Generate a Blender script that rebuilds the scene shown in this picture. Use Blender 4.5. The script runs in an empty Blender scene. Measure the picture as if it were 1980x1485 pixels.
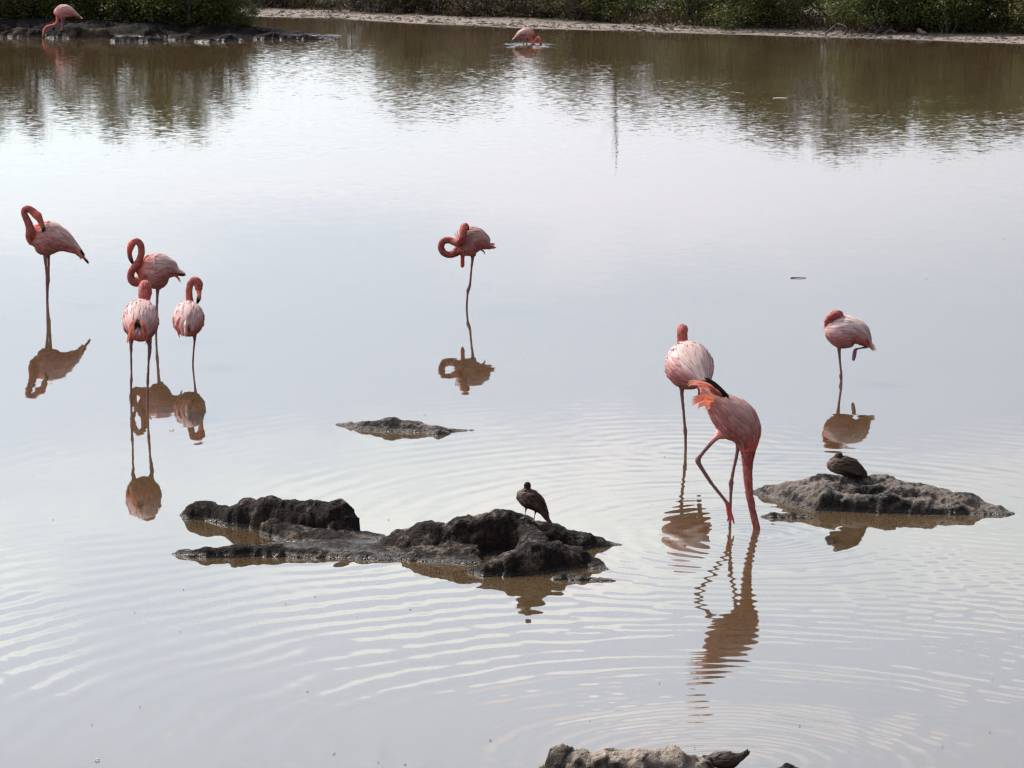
import bpy, bmesh, math, random
import numpy as np
from mathutils import Vector, Matrix, noise, kdtree

random.seed(7); np.random.seed(7)
R = math.radians
scene = bpy.context.scene
COL = scene.collection

# ------------------------------------------------------------------ camera
CAM_H = 4.65
FPX = 6600.0                      # focal length in pixels of the 1980 wide picture
PITCH = math.atan(1042.5 / FPX)   # the horizon lies about 300 px above the frame
cam_d = bpy.data.cameras.new("camera")
cam_d.sensor_width = 36.0
cam_d.lens = FPX / 1980.0 * 36.0
cam_d.clip_start = 0.5
cam_d.clip_end = 3000.0
cam = bpy.data.objects.new("camera", cam_d)
COL.objects.link(cam)
cam.location = (0, 0, CAM_H)
cam.rotation_euler = (math.pi / 2 - PITCH, 0, 0)
scene.camera = cam

# ------------------------------------------------------------------ sky and sun
SUN_EL, SUN_AZ = R(48), R(50)     # azimuth to the left of straight ahead
SUN_DIR = Vector((-math.sin(SUN_AZ) * math.cos(SUN_EL), math.cos(SUN_AZ) * math.cos(SUN_EL), math.sin(SUN_EL)))


class NT:
    """short way to wire nodes"""
    def __init__(self, tree):
        self.t = tree
    def n(self, kind, **kw):
        nd = self.t.nodes.new(kind)
        for k, v in kw.items():
            setattr(nd, k, v)
        return nd
    def put(self, sock, v):
        if isinstance(v, bpy.types.NodeSocket):
            self.t.links.new(v, sock)
        elif v is not None:
            if sock.type == 'RGBA' and len(v) == 3:
                v = (*v, 1.0)
            sock.default_value = v
    def math(self, op, a, b=None, c=None, clamp=False):
        nd = self.n('ShaderNodeMath', operation=op, use_clamp=clamp)
        for i, v in enumerate((a, b, c)):
            if v is not None:
                self.put(nd.inputs[i], v)
        return nd.outputs[0]
    def vec(self, op, a, b=None, scale=None):
        nd = self.n('ShaderNodeVectorMath', operation=op)
        self.put(nd.inputs[0], a)
        if b is not None:
            self.put(nd.inputs[1], b)
        if scale is not None:
            self.put(nd.inputs['Scale'], scale)
        return nd.outputs['Value'] if op in ('LENGTH', 'DOT_PRODUCT', 'DISTANCE') else nd.outputs['Vector']
    def mix(self, f, a, b, blend='MIX'):
        nd = self.n('ShaderNodeMix', data_type='RGBA', blend_type=blend)
        self.put(nd.inputs[0], f); self.put(nd.inputs[6], a); self.put(nd.inputs[7], b)
        return nd.outputs[2]
    def noise(self, vec, scale, detail=3.0, rough=0.5, dist=0.0, color=False):
        nd = self.n('ShaderNodeTexNoise')
        if vec is not None:
            self.put(nd.inputs['Vector'], vec)
        nd.inputs['Scale'].default_value = scale
        nd.inputs['Detail'].default_value = detail
        nd.inputs['Roughness'].default_value = rough
        nd.inputs['Distortion'].default_value = dist
        return nd.outputs['Color' if color else 'Fac']
    def ramp(self, f, stops):
        nd = self.n('ShaderNodeValToRGB')
        el = nd.color_ramp.elements
        while len(el) < len(stops):
            el.new(0.5)
        for e, (p, c) in zip(el, stops):
            e.position = p
            e.color = (c, c, c, 1) if isinstance(c, (int, float)) else (*c, 1)
        self.put(nd.inputs[0], f)
        return nd.outputs[0]
    def smooth(self, v, lo, hi, a=0.0, b=1.0):
        nd = self.n('ShaderNodeMapRange', interpolation_type='SMOOTHSTEP')
        for i, x in enumerate((v, lo, hi, a, b)):
            self.put(nd.inputs[i], x)
        return nd.outputs[0]
    def xyz(self, v):
        nd = self.n('ShaderNodeSeparateXYZ'); self.put(nd.inputs[0], v)
        return nd.outputs
    def comb(self, x, y, z):
        nd = self.n('ShaderNodeCombineXYZ')
        for i, v in enumerate((x, y, z)):
            self.put(nd.inputs[i], v)
        return nd.outputs[0]


world = bpy.data.worlds.new("World")
scene.world = world
world.use_nodes = True
W = NT(world.node_tree)
bg = world.node_tree.nodes['Background']
sky = W.n('ShaderNodeTexSky', sky_type='NISHITA', sun_disc=False)
sky.sun_elevation = SUN_EL
sky.sun_rotation = -SUN_AZ
sky.dust_density = 2.5
SKY_STRENGTH = 0.10
gen = W.n('ShaderNodeTexCoord').outputs['Generated']
gx, gy, gz = W.xyz(gen)[:3]
# bright haze low down, a bank of thin cloud above it, scattered sheets higher; all brighter towards the sun
el = W.math('MULTIPLY', W.math('ARCSINE', gz), 180 / math.pi)
cl = W.vec('MULTIPLY', gen, (2.6, 2.6, 9.0))
cn = W.noise(W.vec('ADD', cl, (3.1, 0.4, 1.55)), 1.0, 4.0, 0.55, 0.3)
edge = W.noise(W.vec('MULTIPLY', gen, (7.0, 7.0, 16.0)), 1.0, 4.0, 0.6, 0.4)
elw = W.math('ADD', el, W.math('MULTIPLY', W.math('SUBTRACT', edge, 0.5), 3.6))
bank = W.math('MULTIPLY', W.smooth(elw, 9.4, 11.2), W.smooth(elw, 12.75, 12.15))
bank = W.math('MULTIPLY', bank, W.smooth(cn, 0.30, 0.52))
low = W.smooth(elw, 7.4, 5.6)
sheets = W.math('MULTIPLY', W.smooth(W.math('ADD', W.math('MULTIPLY', cn, 0.6), W.math('MULTIPLY', edge, 0.4)), 0.50, 0.58), W.smooth(el, 14.0, 18.0))
cloud = W.math('MAXIMUM', W.math('MAXIMUM', bank, W.math('MULTIPLY', low, 0.42)), W.math('MULTIPLY', sheets, 0.8))
toward = W.vec('DOT_PRODUCT', gen, tuple(SUN_DIR))
glow = W.smooth(toward, -0.05, 0.98)
lift = W.math('MULTIPLY', W.smooth(el, 6.5, 14.5, 1.02, 1.42), W.smooth(el, 20.0, 55.0, 1.0, 0.38))
tint = W.mix(W.smooth(cn, 0.40, 0.60), (17.2, 18.6, 17.4), (19.4, 17.6, 17.9))
cloud_col = W.mix(glow, (1.2, 1.3, 1.6), tint)
haze_col = W.mix(glow, (2.3, 2.15, 2.4), (11.7, 13.3, 15.1))
base = W.mix(0.82, sky.outputs[0], haze_col)
high = W.mix(W.math('MULTIPLY', cloud, 0.9), base, cloud_col)
high = W.vec('SCALE', high, scale=lift)
W.put(bg.inputs[0], high)
bg.inputs[1].default_value = SKY_STRENGTH

sun_d = bpy.data.lights.new("sun", 'SUN')
sun_d.energy = 4.0
sun_d.angle = R(0.6)
sun_d.color = (1.0, 0.93, 0.84)
sun = bpy.data.objects.new("sun", sun_d)
COL.objects.link(sun)
sun.rotation_euler = SUN_DIR.to_track_quat('Z', 'Y').to_euler()

vs = scene.view_settings
scene.display_settings.display_device = 'sRGB'
vs.view_transform = 'Standard'
vs.look = 'None'
vs.gamma = 1.0
vs.use_curve_mapping = False
vs.exposure = 0.66
scene.cycles.use_denoising = True
scene.cycles.max_bounces = 6
scene.cycles.filter_width = 1.35


# ------------------------------------------------------------------ places
def ray(px, py):
    x = (px - 990.0) / FPX
    y = (742.5 - py) / FPX
    return Vector((x, math.cos(PITCH) + y * math.sin(PITCH), -math.sin(PITCH) + y * math.cos(PITCH)))


class Spot:
    """a point of the ground: its place, pixels per metre there, and the view's slant"""
    def __init__(self, px, py, z=0.0):
        d = ray(px, py)
        t = (z - CAM_H) / d.z
        self.px, self.py = px, py
        self.loc = Vector((0, 0, CAM_H)) + d * t
        self.s = FPX / t
        dn = d.normalized()
        self.sin, self.cos = -dn.z, math.hypot(dn.x, dn.y)
    def local(self, px, py, dy=0.0):
        """metres from this spot for a point seen at (px, py), dy metres behind it"""
        sc = self.s / (1.0 + dy * self.s / FPX)
        cx = (self.px - 990.0)
        x = ((px - 990.0) / sc) - cx / self.s
        z = ((self.py - py) / self.s - dy * self.sin) / self.cos
        return Vector((x, dy, z))


def ground(px, py):
    return Spot(px, py).loc


# ------------------------------------------------------------------ object helpers
def tag(o, label=None, cat=None, group=None, kind=None):
    if label: o['label'] = label
    if cat: o['category'] = cat
    if group: o['group'] = group
    if kind: o['kind'] = kind
    return o


def empty(name, loc, label, cat, group=None):
    o = bpy.data.objects.new(name, None)
    o.empty_display_size = 0.1
    COL.objects.link(o)
    o.location = loc
    return tag(o, label, cat, group)


def link_mesh(name, me, mat=None, parent=None):
    o = bpy.data.objects.new(name, me)
    if mat is not None and not me.materials:
        me.materials.append(mat)
    COL.objects.link(o)
    if parent is not None:
        o.parent = parent
    return o


class MB:
    """collects vertices, faces and a colour per vertex for ONE mesh"""
    def __init__(self):
        self.v, self.f, self.c = [], [], []
    def add(self, verts, faces, col):
        b = len(self.v)
        self.v.extend(verts)
        self.f.extend([tuple(i + b for i in f) for f in faces])
        if len(verts) and not hasattr(col[0], '__len__'):
            col = [col] * len(verts)
        self.c.extend(col)
    def mesh(self, name, smooth=True):
        me = bpy.data.meshes.new(name)
        me.from_pydata([tuple(p) for p in self.v], [], self.f)
        at = me.color_attributes.new('Col', 'FLOAT_COLOR', 'POINT')
        at.data.foreach_set('color', np.array([(*c[:3], 1.0) for c in self.c], dtype=np.float32).ravel())
        if smooth:
            me.polygons.foreach_set('use_smooth', [True] * len(me.polygons))
        me.update()
        return me


def spline(pts, per=6):
    """Catmull-Rom through rows of numbers"""
    P = np.array(pts, float)
    n = len(P)
    out = []
    for i in range(n - 1):
        p0, p1, p2, p3 = P[max(i - 1, 0)], P[i], P[i + 1], P[min(i + 2, n - 1)]
        for k in range(per):
            t = k / per
            out.append(0.5 * ((2 * p1) + (p2 - p0) * t + (2 * p0 - 5 * p1 + 4 * p2 - p3) * t * t
                              + (3 * p1 - p0 - 3 * p2 + p3) * t ** 3))
    out.append(P[-1])
    return np.array(out)


def frames(C):
    n = len(C)
    T = np.gradient(C, axis=0)
    T /= np.maximum(np.linalg.norm(T, axis=1, keepdims=True), 1e-9)
    S = np.zeros_like(T)
    prev = None
    for i in range(n):
        c = np.cross(T[i], (0, 0, 1.0))
        l = np.linalg.norm(c)
        if prev is None:
            s = c / l if l > 0.05 else np.array((0, 1.0, 0))
        else:
            s = prev - T[i] * np.dot(prev, T[i])
            s /= max(np.linalg.norm(s), 1e-9)
            if l > 0.25:                       # drift back to level
                lv = c / l
                if np.dot(lv, s) < 0: lv = -lv
                s = s * 0.5 + lv * 0.5
                s -= T[i] * np.dot(s, T[i]); s /= np.linalg.norm(s)
        S[i] = s; prev = s
    U = np.cross(S, T)
    return T, S, U


def loft(mb, rows, sides=14, per=6):
    """rows: x y z rw rh r g b -> a closed tube of changing oval section; returns the sampled rows"""
    Q = spline(rows, per)
    C = Q[:, :3]
    rw = np.maximum(Q[:, 3], 0.0012); rh = np.maximum(Q[:, 4], 0.0012)
    T, S, U = frames(C)
    verts, cols, faces = [], [], []
    for i in range(len(C)):
        for k in range(sides):
            a = 2 * math.pi * k / sides
            verts.append(C[i] + S[i] * rw[i] * math.sin(a) + U[i] * rh[i] * math.cos(a))
            cols.append(np.clip(Q[i, 5:8], 0, 1))
    for i in range(len(C) - 1):
        for k in range(sides):
            a, b = i * sides + k, i * sides + (k + 1) % sides
            faces.append((a, b, b + sides, a + sides))
    faces.append(tuple(range(sides))[::-1])
    faces.append(tuple((len(C) - 1) * sides + k for k in range(sides)))
    mb.add(verts, faces, cols)
    return dict(C=C, T=T, S=S, U=U, rw=rw, rh=rh)


def weld(mb, name, voxel, smooth=2):
    """turns overlapping closed lofts into ONE continuous skin and carries the colours over"""
    me = mb.mesh(name)
    o = bpy.data.objects.new(name, me)
    COL.objects.link(o)
    m = o.modifiers.new('r', 'REMESH'); m.mode = 'VOXEL'; m.voxel_size = voxel; m.use_smooth_shade = True
    if smooth:
        m2 = o.modifiers.new('s', 'SMOOTH'); m2.factor = 0.5; m2.iterations = smooth
    dg = bpy.context.evaluated_depsgraph_get()
    dg.update()
    new = bpy.data.meshes.new_from_object(o.evaluated_get(dg))
    bpy.data.objects.remove(o)
    kd = kdtree.KDTree(len(mb.v))
    for i, p in enumerate(mb.v):
        kd.insert(p, i)
    kd.balance()
    for a in list(new.color_attributes):
        new.color_attributes.remove(a)
    at = new.color_attributes.new('Col', 'FLOAT_COLOR', 'POINT')
    buf = np.ones((len(new.vertices), 4), np.float32)
    for v in new.vertices:
        acc = np.zeros(3); ws = 0
        for _co, i, d in kd.find_n(v.co, 3):
            w = 1.0 / (d + 0.002)
            acc += np.array(mb.c[i][:3]) * w; ws += w
        buf[v.index, :3] = acc / ws
    at.data.foreach_set('color', buf.ravel())
    new.polygons.foreach_set('use_smooth', [True] * len(new.polygons))
    new.name = name
    new.materials.clear()
    return new


# ------------------------------------------------------------------ materials
def new_mat(name):
    m = bpy.data.materials.new(name)
    m.use_nodes = True
    t = NT(m.node_tree)
    return m, t, m.node_tree.nodes['Principled BSDF'], m.node_tree.nodes['Material Output']


def mat_plumage():
    m, t, p, out = new_mat('plumage')
    at = t.n('ShaderNodeAttribute', attribute_name='Col').outputs['Color']
    co = t.n('ShaderNodeTexCoord').outputs['Object']
    a = t.noise(co, 55, 4, 0.6)
    b = t.noise(co, 9, 3)
    c = t.mix(t.smooth(a, 0.3, 0.75, 0.0, 0.45), at, (0.62, 0.34, 0.31), 'SOFT_LIGHT')
    c = t.mix(t.smooth(b, 0.4, 0.8, 0.0, 0.35), c, t.mix(1.0, c, (0.9, 0.55, 0.5), 'MULTIPLY'))
    t.put(p.inputs['Base Color'], c)
    p.inputs['Roughness'].default_value = 0.95
    p.inputs['Specular IOR Level'].default_value = 0.05
    p.inputs['Sheen Weight'].default_value = 0.1
    bp = t.n('ShaderNodeBump'); bp.inputs['Strength'].default_value = 0.8; bp.inputs['Distance'].default_value = 0.016
    t.put(bp.inputs['Height'], a); t.put(p.inputs['Normal'], bp.outputs[0])
    return m


def mat_feather(name='feather', trans=0.35):
    m, t, p, out = new_mat(name)
    at = t.n('ShaderNodeAttribute', attribute_name='Col').outputs['Color']
    co = t.n('ShaderNodeTexCoord').outputs['Object']
    a = t.noise(co, 90, 3, 0.6)
    c = t.mix(t.smooth(a, 0.3, 0.8, 0.0, 0.4), at, t.mix(1.0, at, (0.75, 0.6, 0.58), 'MULTIPLY'))
    t.put(p.inputs['Base Color'], c)
    p.inputs['Roughness'].default_value = 0.7
    p.inputs['Specular IOR Level'].default_value = 0.2
    tr = t.n('ShaderNodeBsdfTranslucent'); t.put(tr.inputs[0], c)
    mx = t.n('ShaderNodeMixShader'); mx.inputs[0].default_value = trans
    t.put(mx.inputs[1], p.outputs[0]); t.put(mx.inputs[2], tr.outputs[0])
    t.put(out.inputs[0], mx.outputs[0])
    return m


def mat_plain(name, col, rough=0.6, spec=0.4, nscale=30, vary=0.35):
    m, t, p, out = new_mat(name)
    co = t.n('ShaderNodeTexCoord').outputs['Object']
    a = t.noise(co, nscale, 4, 0.6)
    t.put(p.inputs['Base Color'], t.mix(t.smooth(a, 0.3, 0.7, 0, vary), col, tuple(x * 0.35 for x in col)))
    p.inputs['Roughness'].default_value = rough
    p.inputs['Specular IOR Level'].default_value = spec
    return m


def mat_rock(name, dark, light, cover, wet_h=0.022, scale=1.0):
    """black lava with a dry grey crust on what faces up; a wet band at the waterline"""
    m, t, p, out = new_mat(name)
    geo = t.n('ShaderNodeNewGeometry')
    pos = geo.outputs['Position']
    co = t.vec('MULTIPLY', pos, (scale, scale, scale))
    n1 = t.noise(co, 5, 5, 0.6)
    n2 = t.noise(co, 28, 5, 0.65)
    n3 = t.noise(co, 110, 3, 0.6)
    vor = t.n('ShaderNodeTexVoronoi'); t.put(vor.inputs['Vector'], co); vor.inputs['Scale'].default_value = 34
    nz = t.xyz(geo.outputs['Normal'])[2]
    upf = t.smooth(nz, 0.15, 0.85)
    z = t.xyz(pos)[2]
    crust = t.math('MULTIPLY', t.smooth(t.math('ADD', n1, t.math('MULTIPLY', n2, 0.6)), 0.98 - cover, 1.12 - cover * 0.6), upf)
    c = t.mix(t.smooth(n2, 0.3, 0.7), tuple(x * 0.55 for x in dark), dark)
    c = t.mix(crust, c, t.mix(t.smooth(n3, 0.3, 0.7), tuple(x * 0.65 for x in light), light))
    c = t.mix(t.math('MULTIPLY', t.smooth(n1, 0.52, 0.7), 0.5), c, (0.11, 0.065, 0.04))
    wl = t.math('ADD', z, t.math('MULTIPLY', t.math('SUBTRACT', n1, 0.5), wet_h * 1.6))
    wet = t.smooth(wl, wet_h * 1.6, wet_h * 0.4)
    c = t.mix(wet, c, t.mix(1.0, c, (0.50, 0.42, 0.36), 'MULTIPLY'))
    t.put(p.inputs['Base Color'], c)
    t.put(p.inputs['Roughness'], t.math('SUBTRACT', 0.85, t.math('MULTIPLY', wet, 0.52)))
    t.put(p.inputs['Specular IOR Level'], t.math('ADD', 0.15, t.math('MULTIPLY', wet, 0.35)))
    h = t.math('ADD', t.math('MULTIPLY', n2, 1.0), t.math('MULTIPLY', n3, 0.4))
    h = t.math('ADD', h, t.math('MULTIPLY', t.smooth(vor.outputs['Distance'], 0.0, 0.35), 0.5))
    bp = t.n('ShaderNodeBump'); bp.inputs['Strength'].default_value = 1.0; bp.inputs['Distance'].default_value = 0.032 / scale
    t.put(bp.inputs['Height'], h); t.put(p.inputs['Normal'], bp.outputs[0])
    return m


def mat_leaf(name, c1, c2, c3, trans=0.3):
    m, t, p, out = new_mat(name)
    at = t.n('ShaderNodeAttribute', attribute_name='Col').outputs['Color']
    f = t.xyz(at)
    ob = t.n('ShaderNodeObjectInfo').outputs['Random']
    c = t.mix(f[0], c1, c2)
    c = t.mix(t.math('MULTIPLY', t.smooth(f[1], 0.75, 1.0), 0.8), c, c3)
    c = t.mix(t.math('MULTIPLY', ob, 0.45), c, t.mix(1.0, c, (1.25, 0.85, 0.7), 'MULTIPLY'))
    t.put(p.inputs['Base Color'], c)
    p.inputs['Roughness'].default_value = 0.5
    p.inputs['Specular IOR Level'].default_value = 0.3
    tr = t.n('ShaderNodeBsdfTranslucent'); t.put(tr.inputs[0], t.mix(1.0, c, (1.0, 1.15, 0.45), 'MULTIPLY'))
    mx = t.n('ShaderNodeMixShader'); mx.inputs[0].default_value = trans
    t.put(mx.inputs[1], p.outputs[0]); t.put(mx.inputs[2], tr.outputs[0])
    t.put(out.inputs[0], mx.outputs[0])
    return m


M_PLUME = mat_plumage()
M_FEATHER = mat_feather()
M_DUCKB = mat_plain('duck_down', (0.085, 0.06, 0.045), 0.7, 0.2, 60, 0.6)
M_DUCKF = mat_feather('duck_feather', 0.08)
M_EYE = mat_plain('eye', (0.55, 0.45, 0.10), 0.2, 0.5)
M_ROCK = mat_rock('lava_rock', (0.019, 0.0142, 0.0120), (0.24, 0.20, 0.172), 0.17)
M_ROCK_PALE = mat_rock('lava_rock_pale', (0.024, 0.020, 0.019), (0.25, 0.215, 0.195), 0.28)
M_ROCK_TAN = mat_rock('lava_rock_tan', (0.050, 0.042, 0.037), (0.42, 0.35, 0.29), 0.46)
M_ROCK_FAR = mat_rock('islet_rock', (0.012, 0.0105, 0.0105), (0.075, 0.066, 0.064), 0.06, 0.05, 0.45)
M_BARK = mat_plain('bark', (0.10, 0.085, 0.075), 0.85, 0.15, 12)
M_DRIFT = mat_plain('driftwood', (0.26, 0.235, 0.21), 0.85, 0.2, 14)
M_LEAF = mat_leaf('leaf_dark', (0.028, 0.040, 0.011), (0.074, 0.094, 0.022), (0.16, 0.16, 0.045))
M_LEAF_O = mat_leaf('leaf_olive', (0.056, 0.060, 0.018), (0.12, 0.125, 0.035), (0.17, 0.15, 0.06))
M_LEAF_B = mat_leaf('leaf_bright', (0.055, 0.08, 0.02), (0.12, 0.15, 0.035), (0.24, 0.24, 0.07), 0.4)
M_LEAF_DRY = mat_leaf('leaf_dry', (0.036, 0.027, 0.019), (0.066, 0.048, 0.032), (0.11, 0.095, 0.05))


# ------------------------------------------------------------------ water
def ring(t, pos, centre, k, amp, r0, wob, lo=0.0, fade=None, sharp=1.0):
    """slope of a train of round waves that spreads from a point"""
    d = t.vec('SUBTRACT', pos, tuple(centre))
    d = t.vec('MULTIPLY', d, (1, 1, 0))
    r = t.vec('LENGTH', d)
    n = t.vec('NORMALIZE', d)
    rr = t.math('ADD', r, wob)
    s = t.math('COSINE', t.math('MULTIPLY', rr, k))
    e = t.math('EXPONENT', t.math('MULTIPLY', r, -1.0 / r0))
    if lo > 0:
        e = t.math('MULTIPLY', e, t.smooth(r, lo * 0.5, lo))
    if fade is not None:
        e = t.math('MULTIPLY', e, fade)
    return t.vec('SCALE', n, scale=t.math('MULTIPLY', t.math('MULTIPLY', s, e), amp))


def mat_water():
    m, t, p, out = new_mat('pond_water')
    pos = t.n('ShaderNodeNewGeometry').outputs['Position']
    x, y, z = t.xyz(pos)[:3]
    big = t.noise(pos, 0.35, 3, 0.5)
    mid = t.noise(pos, 1.1, 2, 0.5)
    wob = t.math('MULTIPLY', t.math('SUBTRACT', mid, 0.5), 0.22)
    patch = t.smooth(mid, 0.35, 0.62)
    patch2 = t.smooth(big, 0.38, 0.62)
    g = lambda a, b: ground(a, b)
    slopes = []
    c7, cd, c6, c10, cR = g(1466, 1036), g(1398, 1478), g(1326, 870), g(1025, 88), g(1410, 1018)
    slopes.append(ring(t, pos, c7, 2 * math.pi / 0.165, 0.030, 1.15, wob))
    slopes.append(ring(t, pos, cR, 2 * math.pi / 0.23, 0.016, 2.8, wob, 0.3, patch))
    slopes.append(ring(t, pos, cd, 2 * math.pi / 0.135, 0.046, 1.05, wob, 0.2))
    lside = t.math('MULTIPLY', t.smooth(x, 1.6, -1.2), t.smooth(y, 24.0, 21.5))
    slopes.append(ring(t, pos, cd, 2 * math.pi / 0.25, 0.034, 5.0, t.math('MULTIPLY', wob, 1.7), 1.3, t.math('MULTIPLY', lside, t.smooth(mid, 0.28, 0.56, 0.25, 1.15))))
    slopes.append(ring(t, pos, cd, 2 * math.pi / 0.155, 0.027, 3.4, t.math('MULTIPLY', wob, 1.3), 1.0, t.math('MULTIPLY', t.smooth(x, -0.6, 1.8), t.smooth(mid, 0.33, 0.6, 0.35, 1.0))))
    slopes.append(ring(t, pos, g(2080, 1150), 2 * math.pi / 0.17, 0.020, 5.0, wob, 2.0, t.math('MULTIPLY', t.smooth(mid, 0.46, 0.62), t.smooth(y, 19.5, 18.0))))
    slopes.append(ring(t, pos, c6, 2 * math.pi / 0.20, 0.010, 0.9, wob))
    slopes.append(ring(t, pos, c10, 2 * math.pi / 0.35, 0.35, 0.45, 0.0))
    # light wind ripples, strong far out and nearly still in the middle
    far = t.smooth(y, 42.0, 66.0)
    near = t.smooth(y, 26.0, 20.0)
    na = t.noise(pos, 7.0, 3, 0.6, 0.0, True)
    nb = t.noise(t.vec('ADD', pos, (31, 17, 5)), 2.2, 2, 0.5, 0.0, True)
    half = (0.5, 0.5, 0.5)
    leftp = t.smooth(x, -2.0, -4.5)
    amp_a = t.math('ADD', t.math('ADD', t.smooth(big, 0.3, 0.65, 0.004, 0.011), t.math('MULTIPLY', far, t.math('ADD', 0.030, t.math('MULTIPLY', patch2, 0.045)))),
                   t.math('MULTIPLY', near, 0.010))
    slopes.append(t.vec('SCALE', t.vec('SUBTRACT', na, half), scale=amp_a))
    nf = t.noise(t.vec('MULTIPLY', pos, (9.0, 26.0, 1.0)), 1.0, 2, 0.6, 0.0, True)
    slopes.append(t.vec('SCALE', t.vec('SUBTRACT', nf, half), scale=t.math('MULTIPLY', far, 0.065)))
    slopes.append(t.vec('SCALE', t.vec('SUBTRACT', nb, half), scale=t.math('ADD', 0.004, t.math('MULTIPLY', near, 0.012))))
    s = slopes[0]
    for q in slopes[1:]:
        s = t.vec('ADD', s, q)
    s = t.vec('MULTIPLY', s, (-1, -1, 0))
    nrm = t.vec('NORMALIZE', t.vec('ADD', s, (0, 0, 1)))
    silt = t.mix(t.smooth(big, 0.3, 0.7), (0.056, 0.036, 0.019), (0.066, 0.044, 0.024))
    t.put(p.inputs['Base Color'], silt)
    p.subsurface_method = 'BURLEY'
    p.inputs['Subsurface Weight'].default_value = 1.0
    p.inputs['Subsurface Radius'].default_value = (1.0, 0.9, 0.8)
    p.inputs['Subsurface Scale'].default_value = 0.5
    p.inputs['Roughness'].default_value = 0.02
    p.inputs['IOR'].default_value = 1.36
    t.put(p.inputs['Normal'], nrm)
    return m


M_WATER = mat_water()
wm = MB()
xs = [-420, -60, -12, 0, 12, 60, 420]
ys = [-60, 10, 20, 40, 70, 100, 140]
wm.add([(a, b, 0.0) for b in ys for a in xs],
       [(j * 7 + i, j * 7 + i + 1, j * 7 + i + 8, j * 7 + i + 7) for j in range(6) for i in range(6)], (0, 0, 0))
tag(link_mesh('water', wm.mesh('water'), M_WATER), kind='structure')

# ------------------------------------------------------------------ far shore
SHORE = [(-420, 4), (0, 15), (300, 24), (470, 31), (650, 36), (800, 45), (1000, 54), (1200, 60), (1400, 66), (1600, 72), (1800, 78), (1980, 85), (2300, 98)]
shore_xy = [ground(a, b) for a, b in SHORE]
sx = np.array([p.x for p in shore_xy]); sy = np.array([p.y for p in shore_xy])


def shore_y(x):
    if x < sx[0]: return sy[0] + (sx[0] - x) * 0.15
    if x > sx[-1]: return sy[-1] - (x - sx[-1]) * 0.25
    return float(np.interp(x, sx, sy))


def land_z(x, q):
    """height of the land q metres behind the waterline"""
    n = noise.noise(Vector((x * 0.5, q * 0.5, 0))) * 0.5 + noise.noise(Vector((x * 2.1, q * 2.1, 4))) * 0.25
    if q < 0: return 0.06 * q + 0.02 * n
    if q < 5: return 0.022 * q + 0.05 * n * min(1, q + 0.15)
    return 0.11 + (q - 5) * 0.02 * math.exp(-(q - 5) / 300) + 0.08 * n


lm = MB()
qs = [-3, -1.5, -.8, -.4, -.2, 0, .2, .4, .7, 1, 1.4, 1.8, 2.3, 2.8, 3.4, 4, 5, 6, 8, 11, 15, 22, 40, 80, 200, 600, 1200]
xs = list(np.arange(-130, -24, 4.0)) + list(np.arange(-24, 24, 0.22)) + list(np.arange(24, 131, 4.0))
lm.add([(x * (1 + max(0, q - 20) / 150), shore_y(x) + q, land_z(x, q)) for q in qs for x in xs],
       [(j * len(xs) + i, j * len(xs) + i + 1, (j + 1) * len(xs) + i + 1, (j + 1) * len(xs) + i) for j in range(len(qs) - 1) for i in range(len(xs) - 1)], (0, 0, 0))
M_LAND, t, p, out = new_mat('pale_mud')
pos = t.n('ShaderNodeNewGeometry').outputs['Position']
n1 = t.noise(pos, 1.2, 5, 0.6); n2 = t.noise(pos, 7, 5, 0.65)
pz = t.xyz(pos)[2]
c = t.mix(t.smooth(n2, 0.35, 0.65), (0.25, 0.205, 0.17), (0.11, 0.085, 0.07))
c = t.mix(t.math('MULTIPLY', t.smooth(n1, 0.45, 0.62), 0.75), c, (0.13, 0.09, 0.072))
c = t.mix(t.smooth(pz, 0.035, 0.085), c, (0.10, 0.075, 0.055))        # leaf litter further in
c = t.mix(t.smooth(pz, 0.012, 0.0), c, (0.12, 0.095, 0.075))        # wet lip
t.put(p.inputs['Base Color'], c)
p.inputs['Roughness'].default_value = 0.85
bp = t.n('ShaderNodeBump'); bp.inputs['Distance'].default_value = 0.05
t.put(bp.inputs['Height'], n2); t.put(p.inputs['Normal'], bp.outputs[0])
tag(link_mesh('ground', lm.mesh('ground'), M_LAND), kind='structure')


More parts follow.
